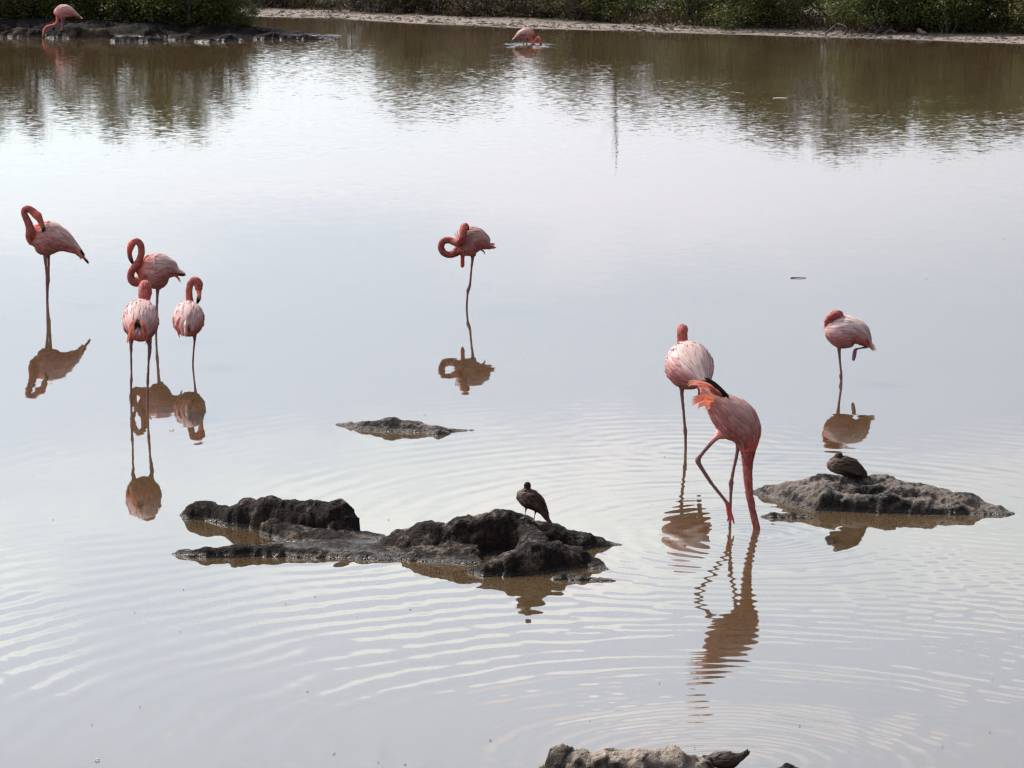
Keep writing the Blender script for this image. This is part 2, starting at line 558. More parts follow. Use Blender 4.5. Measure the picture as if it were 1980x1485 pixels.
# ------------------------------------------------------------------ rocks
def rock_mesh(name, ridges, res, pits=(), rough=1.0, sharp=2.2, pad=0.12, origin=None, nscale=1.0):
    """ridges: lists of (px, py of the point on the water below, height px, half width px).
    A crag is raised along each, roughened and pitted; what dips under the water is trimmed."""
    segs = []
    for rg in ridges:
        pts = []
        for (u, v, h, r) in rg:
            sp = Spot(u, v)
            pts.append((sp.loc.x, sp.loc.y, h / sp.s / sp.cos, r / sp.s))
        if len(pts) == 1: pts = pts * 2
        segs += list(zip(pts[:-1], pts[1:]))
    A = np.array([a for a, b in segs]); B = np.array([b for a, b in segs])
    rm = max(A[:, 3].max(), B[:, 3].max()) + pad
    x0, x1 = min(A[:, 0].min(), B[:, 0].min()) - rm, max(A[:, 0].max(), B[:, 0].max()) + rm
    y0, y1 = min(A[:, 1].min(), B[:, 1].min()) - rm, max(A[:, 1].max(), B[:, 1].max()) + rm
    nx, ny = int((x1 - x0) / res) + 2, int((y1 - y0) / res) + 2
    X, Y = np.meshgrid(np.linspace(x0, x1, nx), np.linspace(y0, y1, ny))
    # wander the outline
    WX, WY = np.zeros_like(X), np.zeros_like(X)
    ra = float(np.median(A[:, 3]))
    f1 = 1.6 / max(ra, 0.03)
    for j in range(ny):
        for i in range(nx):
            v = noise.noise_vector(Vector((X[j, i] * f1, Y[j, i] * f1, 3.3)))
            w = noise.noise_vector(Vector((X[j, i] * f1 * 3.1, Y[j, i] * f1 * 3.1, 8.3)))
            WX[j, i] = v.x + 0.4 * w.x; WY[j, i] = v.y + 0.4 * w.y
    PX, PY = X + WX * ra * 0.22 * rough, Y + WY * ra * 0.22 * rough
    H = np.full(X.shape, -0.5)
    K = 60.0
    acc = np.zeros_like(X)
    for a, b in zip(A, B):
        dx, dy = b[0] - a[0], b[1] - a[1]
        L2 = max(dx * dx + dy * dy, 1e-9)
        tt = np.clip(((PX - a[0]) * dx + (PY - a[1]) * dy) / L2, 0, 1)
        d = np.hypot(PX - a[0] - tt * dx, PY - a[1] - tt * dy)
        r = a[3] + (b[3] - a[3]) * tt
        h = a[2] + (b[2] - a[2]) * tt
        q = d / r
        hh = (h + 0.03) * (1 - np.clip(q, 0, 3) ** sharp) - 0.03
        acc += np.exp(np.clip(K * hh, -60, 60))
    H = np.log(np.maximum(acc, 1e-12)) / K
    for (u, v, dep, r) in pits:
        sp = Spot(u, v)
        q = np.hypot(PX - sp.loc.x, PY - sp.loc.y) / (r / sp.s)
        H -= dep / sp.s * np.exp(-q ** 4)
    o = origin
    verts = np.zeros((ny * nx, 3))
    idx = 0
    for j in range(ny):
        for i in range(nx):
            h = H[j, i]
            P = Vector((X[j, i], Y[j, i], max(h, -0.1)))
            if h > -0.12:
                Q = P * nscale
                k = min(1.0, max(0.15, (h + 0.05) / 0.14)) * rough
                v1 = noise.turbulence_vector(Q * 7.0, 3, False)
                v2 = noise.noise_vector(Q * 24.0)
                rid = noise.ridged_multi_fractal(Q * 5.0, 1.0, 2.1, 4, 1.0, 2.0)
                cell = noise.voronoi(Q * 16.0)[0]
                v3 = noise.noise_vector(Q * 52.0)
                P.x += (v1.x * 0.022 + v2.x * 0.012 + v3.x * .004) * k / nscale
                P.y += (v1.y * 0.022 + v2.y * 0.012 + v3.y * .004) * k / nscale
                P.z = h + ((v1.z * 0.013 + v2.z * 0.010 + v3.z * .005) + (rid - 1.1) * 0.009 - max(0, 0.30 - cell[0]) * 0.10 - max(0, 0.26 - noise.voronoi(Q * 33.0 + Vector((5, 2, 9)))[0][0]) * 0.05) * k / nscale
            verts[idx] = P; idx += 1
    Z = verts[:, 2].reshape(ny, nx)
    faces = []
    for j in range(ny - 1):
        for i in range(nx - 1):
            if max(Z[j, i], Z[j, i + 1], Z[j + 1, i], Z[j + 1, i + 1]) > -0.05:
                a = j * nx + i
                faces.append((a, a + 1, a + nx + 1, a + nx))
    used = sorted({i for f in faces for i in f})
    mp = {u: k for k, u in enumerate(used)}
    V = verts[used]
    c0 = origin if origin is not None else Vector((float(V[:, 0].mean()), float(V[:, 1].mean()), 0.0))
    V = V - np.array((c0.x, c0.y, 0.0))
    me = bpy.data.meshes.new(name)
    me.from_pydata(V.tolist(), [], [tuple(mp[i] for i in f) for f in faces])
    me.polygons.foreach_set('use_smooth', [True] * len(me.polygons))
    me.update()
    return me, c0


def rock(name, ridges, label, mat, res=0.013, group=None, cat='rock', **kw):
    me, c0 = rock_mesh(name, ridges, res, **kw)
    o = link_mesh(name, me, mat)
    o.location = c0
    tag(o, label, cat, group)
    return o


ROCKG = 'lava rocks standing out of the pond'
rock_c = rock('lava_rock', [
    [(353, 994, 3, 12), (378, 1000, 27, 22), (398, 1002, 31, 24), (425, 1006, 25, 24), (448, 1010, 28, 26)],
    [(448, 1012, 32, 26), (478, 1014, 47, 34), (520, 1018, 56, 36), (565, 1022, 54, 40), (610, 1025, 54, 40), (655, 1029, 58, 38), (672, 1033, 40, 26)],
    [(672, 1037, 14, 26), (735, 1040, 6, 20)],
    [(512, 1030, 20, 16), (530, 1034, 30, 22), (570, 1040, 20, 40), (630, 1044, 16, 46), (700, 1046, 7, 46)],
    [(334, 1071, 3, 8), (355, 1073, 8, 16), (400, 1075, 14, 22), (460, 1073, 18, 25), (530, 1072, 17, 27), (600, 1075, 11, 25), (700, 1078, 8, 25), (800, 1080, 9, 28), (910, 1086, 9, 28)],
    [(540, 1060, 7, 62), (640, 1060, 6, 66), (740, 1064, 9, 66)],
    [(742, 1054, 8, 24), (780, 1058, 30, 46), (825, 1060, 47, 52), (862, 1062, 48, 50), (900, 1064, 62, 52), (972, 1064, 76, 44), (1008, 1062, 62, 50), (1062, 1060, 43, 52), (1125, 1056, 23, 34), (1160, 1054, 12, 20), (1197, 1053, 2, 12)],
    [(800, 1074, 16, 36), (870, 1076, 22, 36), (920, 1078, 26, 32)],
    [(1015, 1066, 54, 36), (1035, 1082, 52, 40), (1040, 1095, 50, 44)],
    [(918, 1107, 10, 16), (945, 1110, 24, 28), (985, 1108, 40, 40), (1030, 1102, 50, 46), (1075, 1096, 46, 44), (1115, 1092, 30, 36), (1150, 1096, 12, 22), (1174, 1101, 2, 10)],
    [(1062, 1120, 3, 8), (1090, 1119, 8, 14), (1130, 1121, 7, 12), (1184, 1123, 2, 8)],
], 'long black lava rock with tall boulder end and a duck standing on its crest', M_ROCK, group=ROCKG,
    pits=[(962, 1078, 46, 32), (985, 1074, 26, 22), (1075, 1110, 12, 12), (1000, 1116, 10, 14)], rough=0.95, sharp=3.0)

rock_r = rock('lava_rock', [
    [(1452, 951, 3, 12), (1490, 956, 14, 26), (1527, 960, 27, 34), (1560, 963, 36, 40), (1592, 967, 47, 48), (1650, 968, 47, 50), (1703, 970, 47, 50), (1788, 978, 38, 44), (1872, 984, 25, 34), (1930, 990, 9, 20), (1960, 993, 2, 10)],
    [(1530, 966, 22, 30), (1590, 975, 43, 36), (1650, 977, 41, 36), (1720, 979, 42, 36), (1790, 984, 35, 32), (1860, 988, 20, 24)],
    [(1500, 958, 8, 30), (1550, 972, 18, 36), (1590, 982, 34, 30), (1650, 986, 28, 26), (1720, 988, 33, 28), (1790, 990, 22, 24), (1850, 992, 14, 22), (1945, 995, 4, 12)],
], 'wide low lava rock at the right with grey top and a resting bird on it', M_ROCK_PALE, group=ROCKG,
    pits=[(1640, 996, 16, 30), (1782, 998, 12, 16)], rough=0.9, sharp=2.8)
rock('lava_rock', [[(1474, 999, 3, 8), (1495, 1000, 8, 12), (1530, 1001, 9, 13), (1566, 1002, 4, 9)]],
     'thin dark sliver of rock in the water below the wide right rock', M_ROCK, group=ROCKG, res=0.008, rough=0.6)
rock('lava_rock', [[(653, 821, 3, 8), (680, 824, 6, 14), (705, 827, 10, 22), (757, 829, 19, 36), (800, 831, 14, 34), (845, 834, 8, 26), (872, 833, 4, 9), (914, 832, 2, 7)],
                   [(828, 838, 5, 12), (848, 840, 7, 14), (866, 838, 4, 10)]],
     'small flat grey rock alone in the middle of the pond', M_ROCK_PALE, group=ROCKG, res=0.011, rough=0.7)
rock_f = rock('lava_rock', [
    [(1046, 1516, 40, 24), (1086, 1520, 76, 34), (1120, 1522, 68, 50), (1175, 1524, 68, 66), (1250, 1524, 70, 74), (1303, 1522, 70, 62), (1350, 1518, 52, 48), (1408, 1514, 22, 28)],
    [(1100, 1545, 50, 60), (1250, 1550, 50, 80), (1340, 1540, 30, 60)],
], 'pale crusted rock cut off by the bottom edge of the view', M_ROCK_TAN, group=ROCKG, rough=1.0, res=0.011,
    pits=[(1190, 1540, 20, 22), (1265, 1540, 18, 20)])
rock('lava_rock', [[(1504, 1488, 4, 8), (1524, 1491, 13, 16), (1543, 1489, 8, 10)]],
     'small dark knob of rock poking up beside the bottom right rock and diving bird', M_ROCK, group=ROCKG, res=0.007, rough=0.7)

# islet on the far left and the stones along its edge
islet_me, c0 = rock_mesh('islet', [
    [(-330, 60, 26, 150), (-60, 62, 24, 140), (60, 64, 26, 130), (180, 65, 24, 130), (290, 65, 22, 120), (400, 66, 20, 100), (470, 67, 16, 70), (540, 69, 10, 40), (590, 70, 5, 25), (642, 71, 2, 10)],
], 0.05, rough=1.4, nscale=0.5, sharp=3.0)
isl = link_mesh('islet_ground', islet_me, M_ROCK_FAR)
isl.location = c0
tag(isl, kind='structure')
STG = 'flat stones along the islet edge'
for rg, lb in [
    ([(2, 71, 10, 14), (40, 71, 17, 22), (70, 71, 14, 18)], 'dark ledge stone left of the wading bird on the islet edge'),
    ([(110, 73, 12, 22), (150, 73, 20, 30), (195, 73, 18, 26), (212, 73, 10, 14)], 'long dark ledge stone just right of the wading bird'),
    ([(220, 80, 7, 8), (245, 80, 10, 12), (290, 81, 9, 12), (318, 80, 7, 8)], 'flat pale topped stone slab at the islet waterline'),
    ([(335, 77, 10, 12), (360, 77, 14, 18)], 'low dark stone under the islet bushes'),
    ([(380, 81, 4, 6), (405, 82, 7, 10), (418, 81, 4, 6)], 'small flat oval stone in front of the islet'),
    ([(415, 79, 8, 10), (440, 79, 12, 15), (462, 79, 6, 10)], 'jagged stone with light specks at the islet edge'),
    ([(500, 76, 8, 12), (530, 76, 14, 18), (560, 76, 10, 16)], 'dark rounded stone near the islet tip'),
    ([(545, 76, 6, 8), (590, 76, 8, 10), (645, 76, 5, 8)], 'last low stone at the pointed tip of the islet'),
]:
    rock('islet_stone', [rg], lb, M_ROCK_FAR, res=0.032, group=STG, rough=1.0, nscale=0.7, cat='stone', sharp=3.0)
M_WHITE = mat_plain('pale_stone', (0.75, 0.74, 0.72), 0.6, 0.3, 20, 0.1)
rock('white_stone', [[(26, 69, 5, 4), (33, 69, 6, 4)]], 'tiny bright white stone in the islet shade at far left', M_WHITE, res=0.02, cat='stone', rough=0.3, pad=0.05)


# ------------------------------------------------------------------ birds
CORAL = (0.60, 0.16, 0.14)
DEEP = (0.46, 0.095, 0.088)
PINK = (0.73, 0.36, 0.34)
PALE = (0.80, 0.59, 0.57)
BLACK = (0.012, 0.010, 0.012)
LEG = (0.26, 0.15, 0.15)
LEGR = (0.45, 0.09, 0.09)
BILL = (0.34, 0.17, 0.11)
ORANGE = (0.80, 0.29, 0.18)


class Bird:
    def __init__(self, name, foot, label, cat, group, zoom=None):
        self.sp = foot if isinstance(foot, Spot) else Spot(*foot)
        self.root = empty(name, self.sp.loc, label, cat, group)
        self.zoom = zoom or (0, 0, 1.0)
        self.mb = MB()
        self.extra = []
    def pt(self, zx, zy, dy=0.0):
        ox, oy, k = self.zoom
        return self.sp.local(ox + zx / k, oy + zy / k, dy)
    def m(self, r):
        return r / self.zoom[2] / self.sp.s
    def rows(self, pts, col=None):
        out = []
        for q in pts:
            # (zx, zy, dy, rw, rh, colour)
            c = q[5] if len(q) > 5 else col
            p = self.pt(q[0], q[1], q[2])
            out.append((p.x, p.y, p.z, self.m(q[3]), self.m(q[4]), *c))
        return out
    def torso(self, pts, col=PINK):
        self.t = loft(self.mb, self.rows(pts, col), 20, 8)
    def tube(self, pts, col=CORAL, sides=12):
        """(zx, zy, dy, r[, colour])"""
        g = 0.0012 * self.zoom[2] * self.sp.s if sides > 8 else 0.0012 * self.zoom[2] * self.sp.s
        return loft(self.mb, self.rows([(q[0], q[1], q[2], q[3] + g, q[3] + g, q[4] if len(q) > 4 else col) for q in pts]), sides, 6)
    def leg(self, pts, col=LEG):
        return self.tube(pts, col, 8)
    def surf(self, tt, phi, side, off):
        T = self.t
        n = len(T['C']) - 1
        ext = max(0.0, -tt)
        x = min(max(tt, 0.0), 1.0) * n
        i = min(int(x), n - 1); f = x - i
        L = lambda k: T[k][i] * (1 - f) + T[k][i + 1] * f
        C, S, U, rw, rh = L('C'), L('S'), L('U'), L('rw'), L('rh')
        nrm = S * side * math.sin(phi) / max(rw, 1e-3) + U * math.cos(phi) / max(rh, 1e-3)
        nrm = nrm / np.linalg.norm(nrm)
        p = C + S * side * rw * math.sin(phi) + U * rh * math.cos(phi)
        if ext > 0:
            p = p - T['T'][0] * ext * self.len
        return p + nrm * off
    def wing(self, side, t_hi=0.80, t_lo=0.04, rows=10, phi_lo=-0.15, phi_hi=1.95, pale=PALE, low=CORAL, black=0.0,
             flen=0.085, width=0.034, mat=None, name='wing', tail_col=None, seed=0, coat=False):
        rnd = random.Random(seed + (1 if side > 0 else 2))
        T = self.t
        self.len = float(np.linalg.norm(np.diff(T['C'], axis=0), axis=1).sum())
        mb = MB()
        for r in range(rows):
            f = r / (rows - 1)
            t0 = t_lo + (t_hi - t_lo) * f
            i = int(t0 * (len(T['C']) - 1))
            arc = (phi_hi - phi_lo) * 0.5 * (T['rw'][i] + T['rh'][i])
            n = max(3, int(arc / (width * 0.72)))
            for k in range(n):
                ph = phi_lo + (phi_hi - phi_lo) * (k + rnd.uniform(0.2, 0.8)) / n
                tj = t0 + rnd.uniform(-0.03, 0.03)
                L = flen * ((1.25 - 0.55 * f) if not coat else 1.0) * rnd.uniform(0.8, 1.2)
                dt = L / self.len
                w = width * rnd.uniform(0.8, 1.15) * (0.8 + 0.3 * (1 - f))
                rad = max(0.012, 0.5 * (T['rw'][i] + T['rh'][i]))
                dph = 0.5 * w / rad
                g = (ph - phi_lo) / (phi_hi - phi_lo)
                mixc = min(1, max(0, (g - 0.45) * 1.8 + (0.35 - f) * 0.7 + rnd.uniform(-0.25, 0.25)))
                c = np.array(pale) * (1 - mixc) + np.array(low) * mixc
                if coat:
                    k_ = rnd.random() ** 1.5
                    c = (np.array(pale) * k_ + np.array(low) * (1 - k_)) * rnd.uniform(0.8, 1.15)
                if f > 0.72 and not coat:
                    fb = min(1.0, (f - 0.72) / 0.28 * rnd.uniform(0.5, 1.3)) * (0.85 if abs(self.t['T'][-1][1]) < 0.6 else 0.2)
                    c = c * (1 - fb) + np.array(PINK if low is CORAL else low) * fb
                if black and f < 0.25 and rnd.random() < black and 0.2 < g < 0.85:
                    c = np.array(BLACK)
                c = c * rnd.uniform(0.76, 1.1)
                lift = rnd.uniform(0.003, 0.012) + (0.008 if rnd.random() < 0.12 else 0) if not coat else rnd.uniform(0.0015, 0.005)
                drift = rnd.uniform(-0.10, 0.22)
                prof = (0.45, 0.95, 1.0, 0.75, 0.12)
                V = []
                for q, wq in enumerate(prof):
                    u = q / 4
                    tq = tj + dt * (0.35 - u)
                    off = 0.002 + lift * u + 0.001 * (rows - r) * 0
                    pc = ph + drift * dph * u
                    V.append(self.surf(tq, pc - dph * wq, side, off))
                    V.append(self.surf(tq, pc, side, off + 0.0035 * wq))
                    V.append(self.surf(tq, pc + dph * wq, side, off))
                F = []
                for q in range(4):
                    a = q * 3
                    F += [(a, a + 1, a + 4, a + 3), (a + 1, a + 2, a + 5, a + 4)]
                cols = []
                for q in range(5):
                    cc = c * (0.9 if q < 2 else 1.0)
                    cols += [np.clip(cc * 0.94, 0, 1), np.clip(cc * 1.04, 0, 1), np.clip(cc * 0.94, 0, 1)]
                mb.add(V, F, cols)
        link_mesh(name, mb.mesh(name), mat or M_FEATHER, self.root)
    def plumes(self, name, specs, mat=None):
        """each (list of (zx, zy, dy), half width, colour): a long curved feather with a shaft ridge"""
        rnd = random.Random(len(specs) * 17 + int(specs[0][1]))
        strands = []
        for pts, w, col in specs:
            for k in range(3):
                o = (k - 1) * w * 0.78
                cut = rnd.uniform(-0.05, 0.12)
                p2 = [(q[0] + rnd.uniform(-1, 1) * w * .15, q[1] + o * (0.45 + 0.75 * i / (len(pts) - 1)) + rnd.uniform(-1, 1) * w * .12, q[2] + (k - 1) * .006) for i, q in enumerate(pts)]
                a, b_ = p2[-2], p2[-1]
                p2[-1] = tuple(b_[j] + (a[j] - b_[j]) * cut * 2 for j in range(3))
                strands.append((p2, w * rnd.uniform(.42, .6), np.clip(np.array(col) * rnd.uniform(.8, 1.12), 0, 1)))
        for pts, w, col in strands:
            mb = MB()
            C = spline([tuple(self.pt(*q)) for q in pts], 5)
            T, S, U = frames(C)
            n = len(C)
            V, F = [], []
            hw = self.m(w)
            view = np.array((0.0, -1.0, 0.25))
            for i in range(n):
                u = i / (n - 1)
                k = hw * (0.55 + 0.45 * math.sin(math.pi * min(u * 1.2, 1))) * (1 - max(0, (u - 0.72) / 0.28) ** 2 * 0.9)
                sd = np.cross(T[i], view); sd /= max(np.linalg.norm(sd), 1e-6)
                nn = np.cross(sd, T[i])
                V += [C[i] - sd * k, C[i] + nn * k * 0.25, C[i] + sd * k]
            for i in range(n - 1):
                a = i * 3
                F += [(a, a + 1, a + 4, a + 3), (a + 1, a + 2, a + 5, a + 4)]
            mb.add(V, F, col)
            link_mesh(name, mb.mesh(name), mat or M_FEATHER, self.root)
    def eye(self, zx, zy, dy, r=0.006):
        bm = bmesh.new()
        bmesh.ops.create_uvsphere(bm, u_segments=10, v_segments=6, radius=r)
        me = bpy.data.meshes.new('eye'); bm.to_mesh(me); bm.free()
        o = link_mesh('eye', me, M_EYE, self.root)
        o.location = self.pt(zx, zy, dy)
    def plumage(self, body, name, t_lo, t_hi, rows, flen, width, c1, c2, lo=-3.12, hi=3.12, seed=0, mat=None):
        """a coat of small lapped feathers all round a neck or a belly"""
        keep, self.t = self.t, body
        self.wing(1, t_hi, t_lo, rows, lo, hi, c1, c2, 0.0, flen, width, mat, name, None, seed, True)
        self.t = keep
    def done(self, voxel=0.005, mat=None, smooth=2):
        me = weld(self.mb, 'body', voxel, smooth)
        nv = len(me.vertices)
        co = np.zeros(nv * 3, np.float32); me.vertices.foreach_get('co', co); co = co.reshape(-1, 3)
        no = np.zeros(nv * 3, np.float32); me.vertices.foreach_get('normal', no); no = no.reshape(-1, 3)
        for i in range(nv):
            if co[i, 2] > 0.30 or mat is not None:
                p = Vector(co[i])
                co[i] += no[i] * (noise.noise(p * 45.0) * 0.0022 + noise.noise(p * 14.0) * 0.003)
        me.vertices.foreach_set('co', co.ravel())
        me.update()
        link_mesh('body', me, mat or M_PLUME, self.root)


FG = 'flamingos wading in the pond'

# 1 preening bird at the far left
b = Bird('flamingo', (92, 583), 'flamingo at far left on two legs, preening its back with curled neck', 'flamingo', FG, (0, 370, 4.5))
b.torso([(738, 582, 0, 5, 4, CORAL), (700, 540, 0, 18, 26, CORAL), (640, 487, 0, 45, 52, PINK), (560, 437, 0, 80, 92, PINK), (480, 415, 0, 102, 134, PINK), (400, 408, 0, 106, 146, PINK),
         (325, 395, 0, 92, 108, CORAL), (275, 400, 0, 62, 68, CORAL), (248, 405, 0, 26, 34, CORAL)])
nk = b.tube([(300, 430, 0, 50), (285, 405, -.05, 46), (280, 365, -.09, 38), (272, 310, -.10, 30), (252, 255, -.10, 25), (232, 210, -.10, 22), (228, 175, -.10, 21), (250, 156, -.10, 22), (285, 168, -.10, 26),
        (318, 198, -.10, 36), (345, 222, -.11, 37), (366, 260, -.13, 26, DEEP), (384, 305, -.14, 20, BILL), (392, 328, -.13, 17, BLACK), (384, 350, -.12, 8, BLACK)])
b.leg([(400, 530, -.03, 24), (402, 600, -.03, 13), (412, 720, -.03, 12), (416, 780, -.03, 17), (412, 830, -.02, 12), (410, 960, -.02, 10), (404, 1150, -.02, 10)])
b.leg([(428, 530, .06, 22), (430, 610, .06, 12), (426, 720, .06, 11), (424, 775, .06, 15), (418, 830, .05, 11), (412, 960, .05, 10), (408, 1150, .05, 10)])
b.plumage(nk, 'neck_plumage', 0.12, 0.58, 30, 0.036, 0.019, (0.68, .27, .23), CORAL, seed=101)
b.plumage(b.t, 'belly_plumage', 0.25, 0.90, 12, 0.06, 0.03, PINK, (0.60, .23, .21), 1.75, 4.53, seed=121)
for s in (1, -1):
    b.wing(s, 0.70, 0.02, 11, black=0.25, seed=1)
b.plumes('tail_feather', [([(620, 470, -.04), (680, 520, -.04), (722, 588, -.04)], 14, ORANGE), ([(630, 490, 0), (690, 545, 0), (712, 592, 0)], 13, ORANGE),
                           ([(640, 450, .03), (700, 505, .03), (735, 568, .03)], 13, (0.9, .45, .3)), ([(630, 455, -.02), (680, 490, -.02), (708, 515, -.02)], 9, BLACK)])
b.eye(340, 212, -.155); b.done()

# 2 side on with an S neck
b = Bird('flamingo', (300, 650), 'side-on flamingo with S-bent neck, standing behind two others at left', 'flamingo', FG, (200, 440, 4.642))
b.torso([(738, 426, 0, 12, 14, BLACK), (700, 416, 0, 20, 22, CORAL), (660, 402, 0, 34, 38, CORAL), (610, 382, 0, 76, 88, PINK), (550, 382, 0, 112, 138, PINK), (480, 392, 0, 118, 156, PINK), (420, 388, 0, 106, 138, PINK),
         (355, 400, 0, 84, 100, CORAL), (320, 420, 0, 55, 70, CORAL)])
nk = b.tube([(380, 450, 0, 62), (335, 478, -.03, 48), (295, 490, -.05, 36), (262, 470, -.06, 29), (255, 425, -.07, 26), (275, 375, -.08, 26), (312, 330, -.08, 26), (344, 272, -.08, 24), (355, 205, -.08, 23), (342, 150, -.08, 23),
        (308, 130, -.08, 24), (272, 152, -.08, 34), (254, 192, -.08, 30), (248, 232, -.08, 22, DEEP), (252, 270, -.08, 21, (0.22, .10, .09)), (270, 314, -.08, 15, BLACK), (294, 348, -.08, 5, BLACK)])
b.leg([(500, 510, 0, 34), (492, 570, 0, 16), (484, 700, 0, 11), (480, 770, 0, 15), (476, 850, 0, 10), (470, 1060, 0, 10)])
b.leg([(516, 520, .05, 26), (514, 556, .05, 10)])
b.plumage(nk, 'neck_plumage', 0.14, 0.62, 38, 0.036, 0.019, (0.68, .27, .23), CORAL, seed=102)
b.plumage(b.t, 'belly_plumage', 0.25, 0.90, 12, 0.06, 0.03, PINK, (0.60, .23, .21), 1.75, 4.53, seed=122)
for s in (1, -1):
    b.wing(s, 0.72, 0.16, 10, black=0.1, seed=2)
b.plumes('tail_feather', [([(640, 420, 0), (680, 450, 0), (706, 498, 0)], 7, (0.9, .5, .42)), ([(630, 425, -.03), (672, 452, -.03), (692, 488, -.03)], 7, ORANGE),
                           ([(420, 250, -.08), (385, 280, -.1), (360, 330, -.1)], 9, ORANGE)])
b.eye(262, 150, -.14); b.done()

# 3 from behind
b = Bird('flamingo', (271, 792), 'flamingo seen from behind on two legs with black feathers showing between its wings', 'flamingo', FG, (200, 440, 4.642))
b.torso([(340, 1000, -.27, 30, 22, CORAL), (342, 960, -.22, 85, 70, CORAL), (346, 890, -.13, 136, 136, PINK), (348, 848, -.02, 152, 178, PINK), (350, 828, .09, 148, 176, PINK), (356, 810, .20, 125, 130, PINK), (366, 790, .28, 70, 80, CORAL), (372, 785, .33, 25, 30, CORAL)])
nk = b.tube([(376, 790, .22, 70), (384, 700, .32, 52), (386, 640, .33, 48), (384, 585, .34, 46), (386, 535, .36, 46), (392, 512, .40, 44), (400, 530, .44, 48), (408, 575, .46, 44), (408, 630, .47, 30, BILL), (402, 680, .46, 20, BLACK)])
b.leg([(262, 980, 0, 34), (258, 1045, 0, 16), (257, 1200, 0, 9), (256, 1330, 0, 10), (255, 1370, 0, 14), (252, 1430, 0, 10), (250, 1720, 0, 10)])
b.leg([(408, 960, .02, 44), (424, 1050, .02, 20), (422, 1120, .02, 17), (412, 1220, .02, 11), (404, 1340, .02, 12), (402, 1390, .02, 14), (400, 1440, .02, 10), (396, 1720, .02, 10)])
b.plumage(nk, 'neck_plumage', 0.3, 0.62, 14, 0.036, 0.019, (0.68, .27, .23), CORAL, seed=103)
b.plumage(b.t, 'belly_plumage', 0.25, 0.90, 12, 0.06, 0.03, PINK, (0.60, .23, .21), 1.75, 4.53, seed=123)
for s in (1, -1):
    b.wing(s, 0.80, 0.14, 11, phi_lo=-0.15, phi_hi=2.1, flen=0.10, seed=3)
b.plumes('tail_feather', [([(300, 830, -.20), (262, 900, -.26), (232, 1010, -.27), (222, 1040, -.27)], 18, ORANGE), ([(320, 815, -.20), (285, 880, -.27), (250, 960, -.28), (240, 1030, -.28)], 16, ORANGE),
                           ([(345, 830, -.22), (385, 900, -.27), (400, 980, -.27), (388, 1040, -.27)], 18, CORAL), ([(350, 850, -.23), (362, 920, -.28), (378, 1010, -.28)], 15, ORANGE),
                           ([(320, 840, -.255), (312, 880, -.29), (290, 915, -.30)], 20, BLACK), ([(330, 845, -.255), (332, 880, -.29), (345, 905, -.30)], 18, BLACK),
                           ([(410, 850, -.15), (430, 920, -.19), (425, 1000, -.2)], 18, DEEP)])
b.done()

# 4 smaller, from behind with the bill hanging
b = Bird('flamingo', (374, 705), 'flamingo on one leg with its bill tip resting on its back, near the left pair', 'flamingo', FG, (200, 440, 4.642))
b.torso([(745, 965, -.24, 30, 18, PINK), (750, 930, -.20, 78, 58, PINK), (762, 870, -.12, 118, 112, PINK), (768, 830, -.02, 134, 150, PINK), (770, 815, .08, 132, 148, PINK), (774, 805, .18, 100, 110, PINK), (780, 800, .26, 50, 60, CORAL), (782, 800, .30, 20, 25, CORAL)])
nk = b.tube([(785, 790, .2, 50), (784, 690, .28, 30), (780, 630, .29, 25), (778, 570, .29, 24), (788, 510, .29, 24), (815, 474, .29, 26), (845, 476, .29, 30), (862, 505, .29, 34), (866, 545, .29, 26), (868, 585, .29, 20, ORANGE), (866, 625, .28, 19, BILL), (858, 652, .27, 16, BLACK), (848, 682, .26, 7, BLACK)])
b.leg([(815, 930, -.02, 36), (822, 1000, -.02, 13), (812, 1100, 0, 8), (804, 1200, 0, 9), (803, 1260, 0, 8), (804, 1500, 0, 8)])
b.plumage(nk, 'neck_plumage', 0.12, 0.66, 24, 0.036, 0.019, (0.68, .27, .23), CORAL, seed=104)
b.plumage(b.t, 'belly_plumage', 0.25, 0.90, 12, 0.06, 0.03, PINK, (0.60, .23, .21), 1.75, 4.53, seed=124)
for s in (1, -1):
    b.wing(s, 0.80, 0.12, 10, phi_lo=-0.15, phi_hi=2.0, flen=0.09, seed=4)
b.plumes('tail_feather', [([(700, 810, -.18), (668, 880, -.24), (690, 990, -.26)], 18, CORAL), ([(730, 830, -.2), (700, 900, -.26), (718, 975, -.27)], 15, (0.85, .5, .45)),
                           ([(745, 840, -.21), (735, 900, -.27), (738, 985, -.28)], 15, (0.88, .7, .66)), ([(770, 860, -.21), (782, 920, -.26), (760, 978, -.27)], 14, DEEP),
                           ([(820, 820, -.16), (830, 890, -.21), (810, 975, -.23)], 20, CORAL), ([(765, 880, -.24), (772, 910, -.27), (762, 940, -.28)], 9, BLACK)])
b.eye(880, 500, .255); b.done()

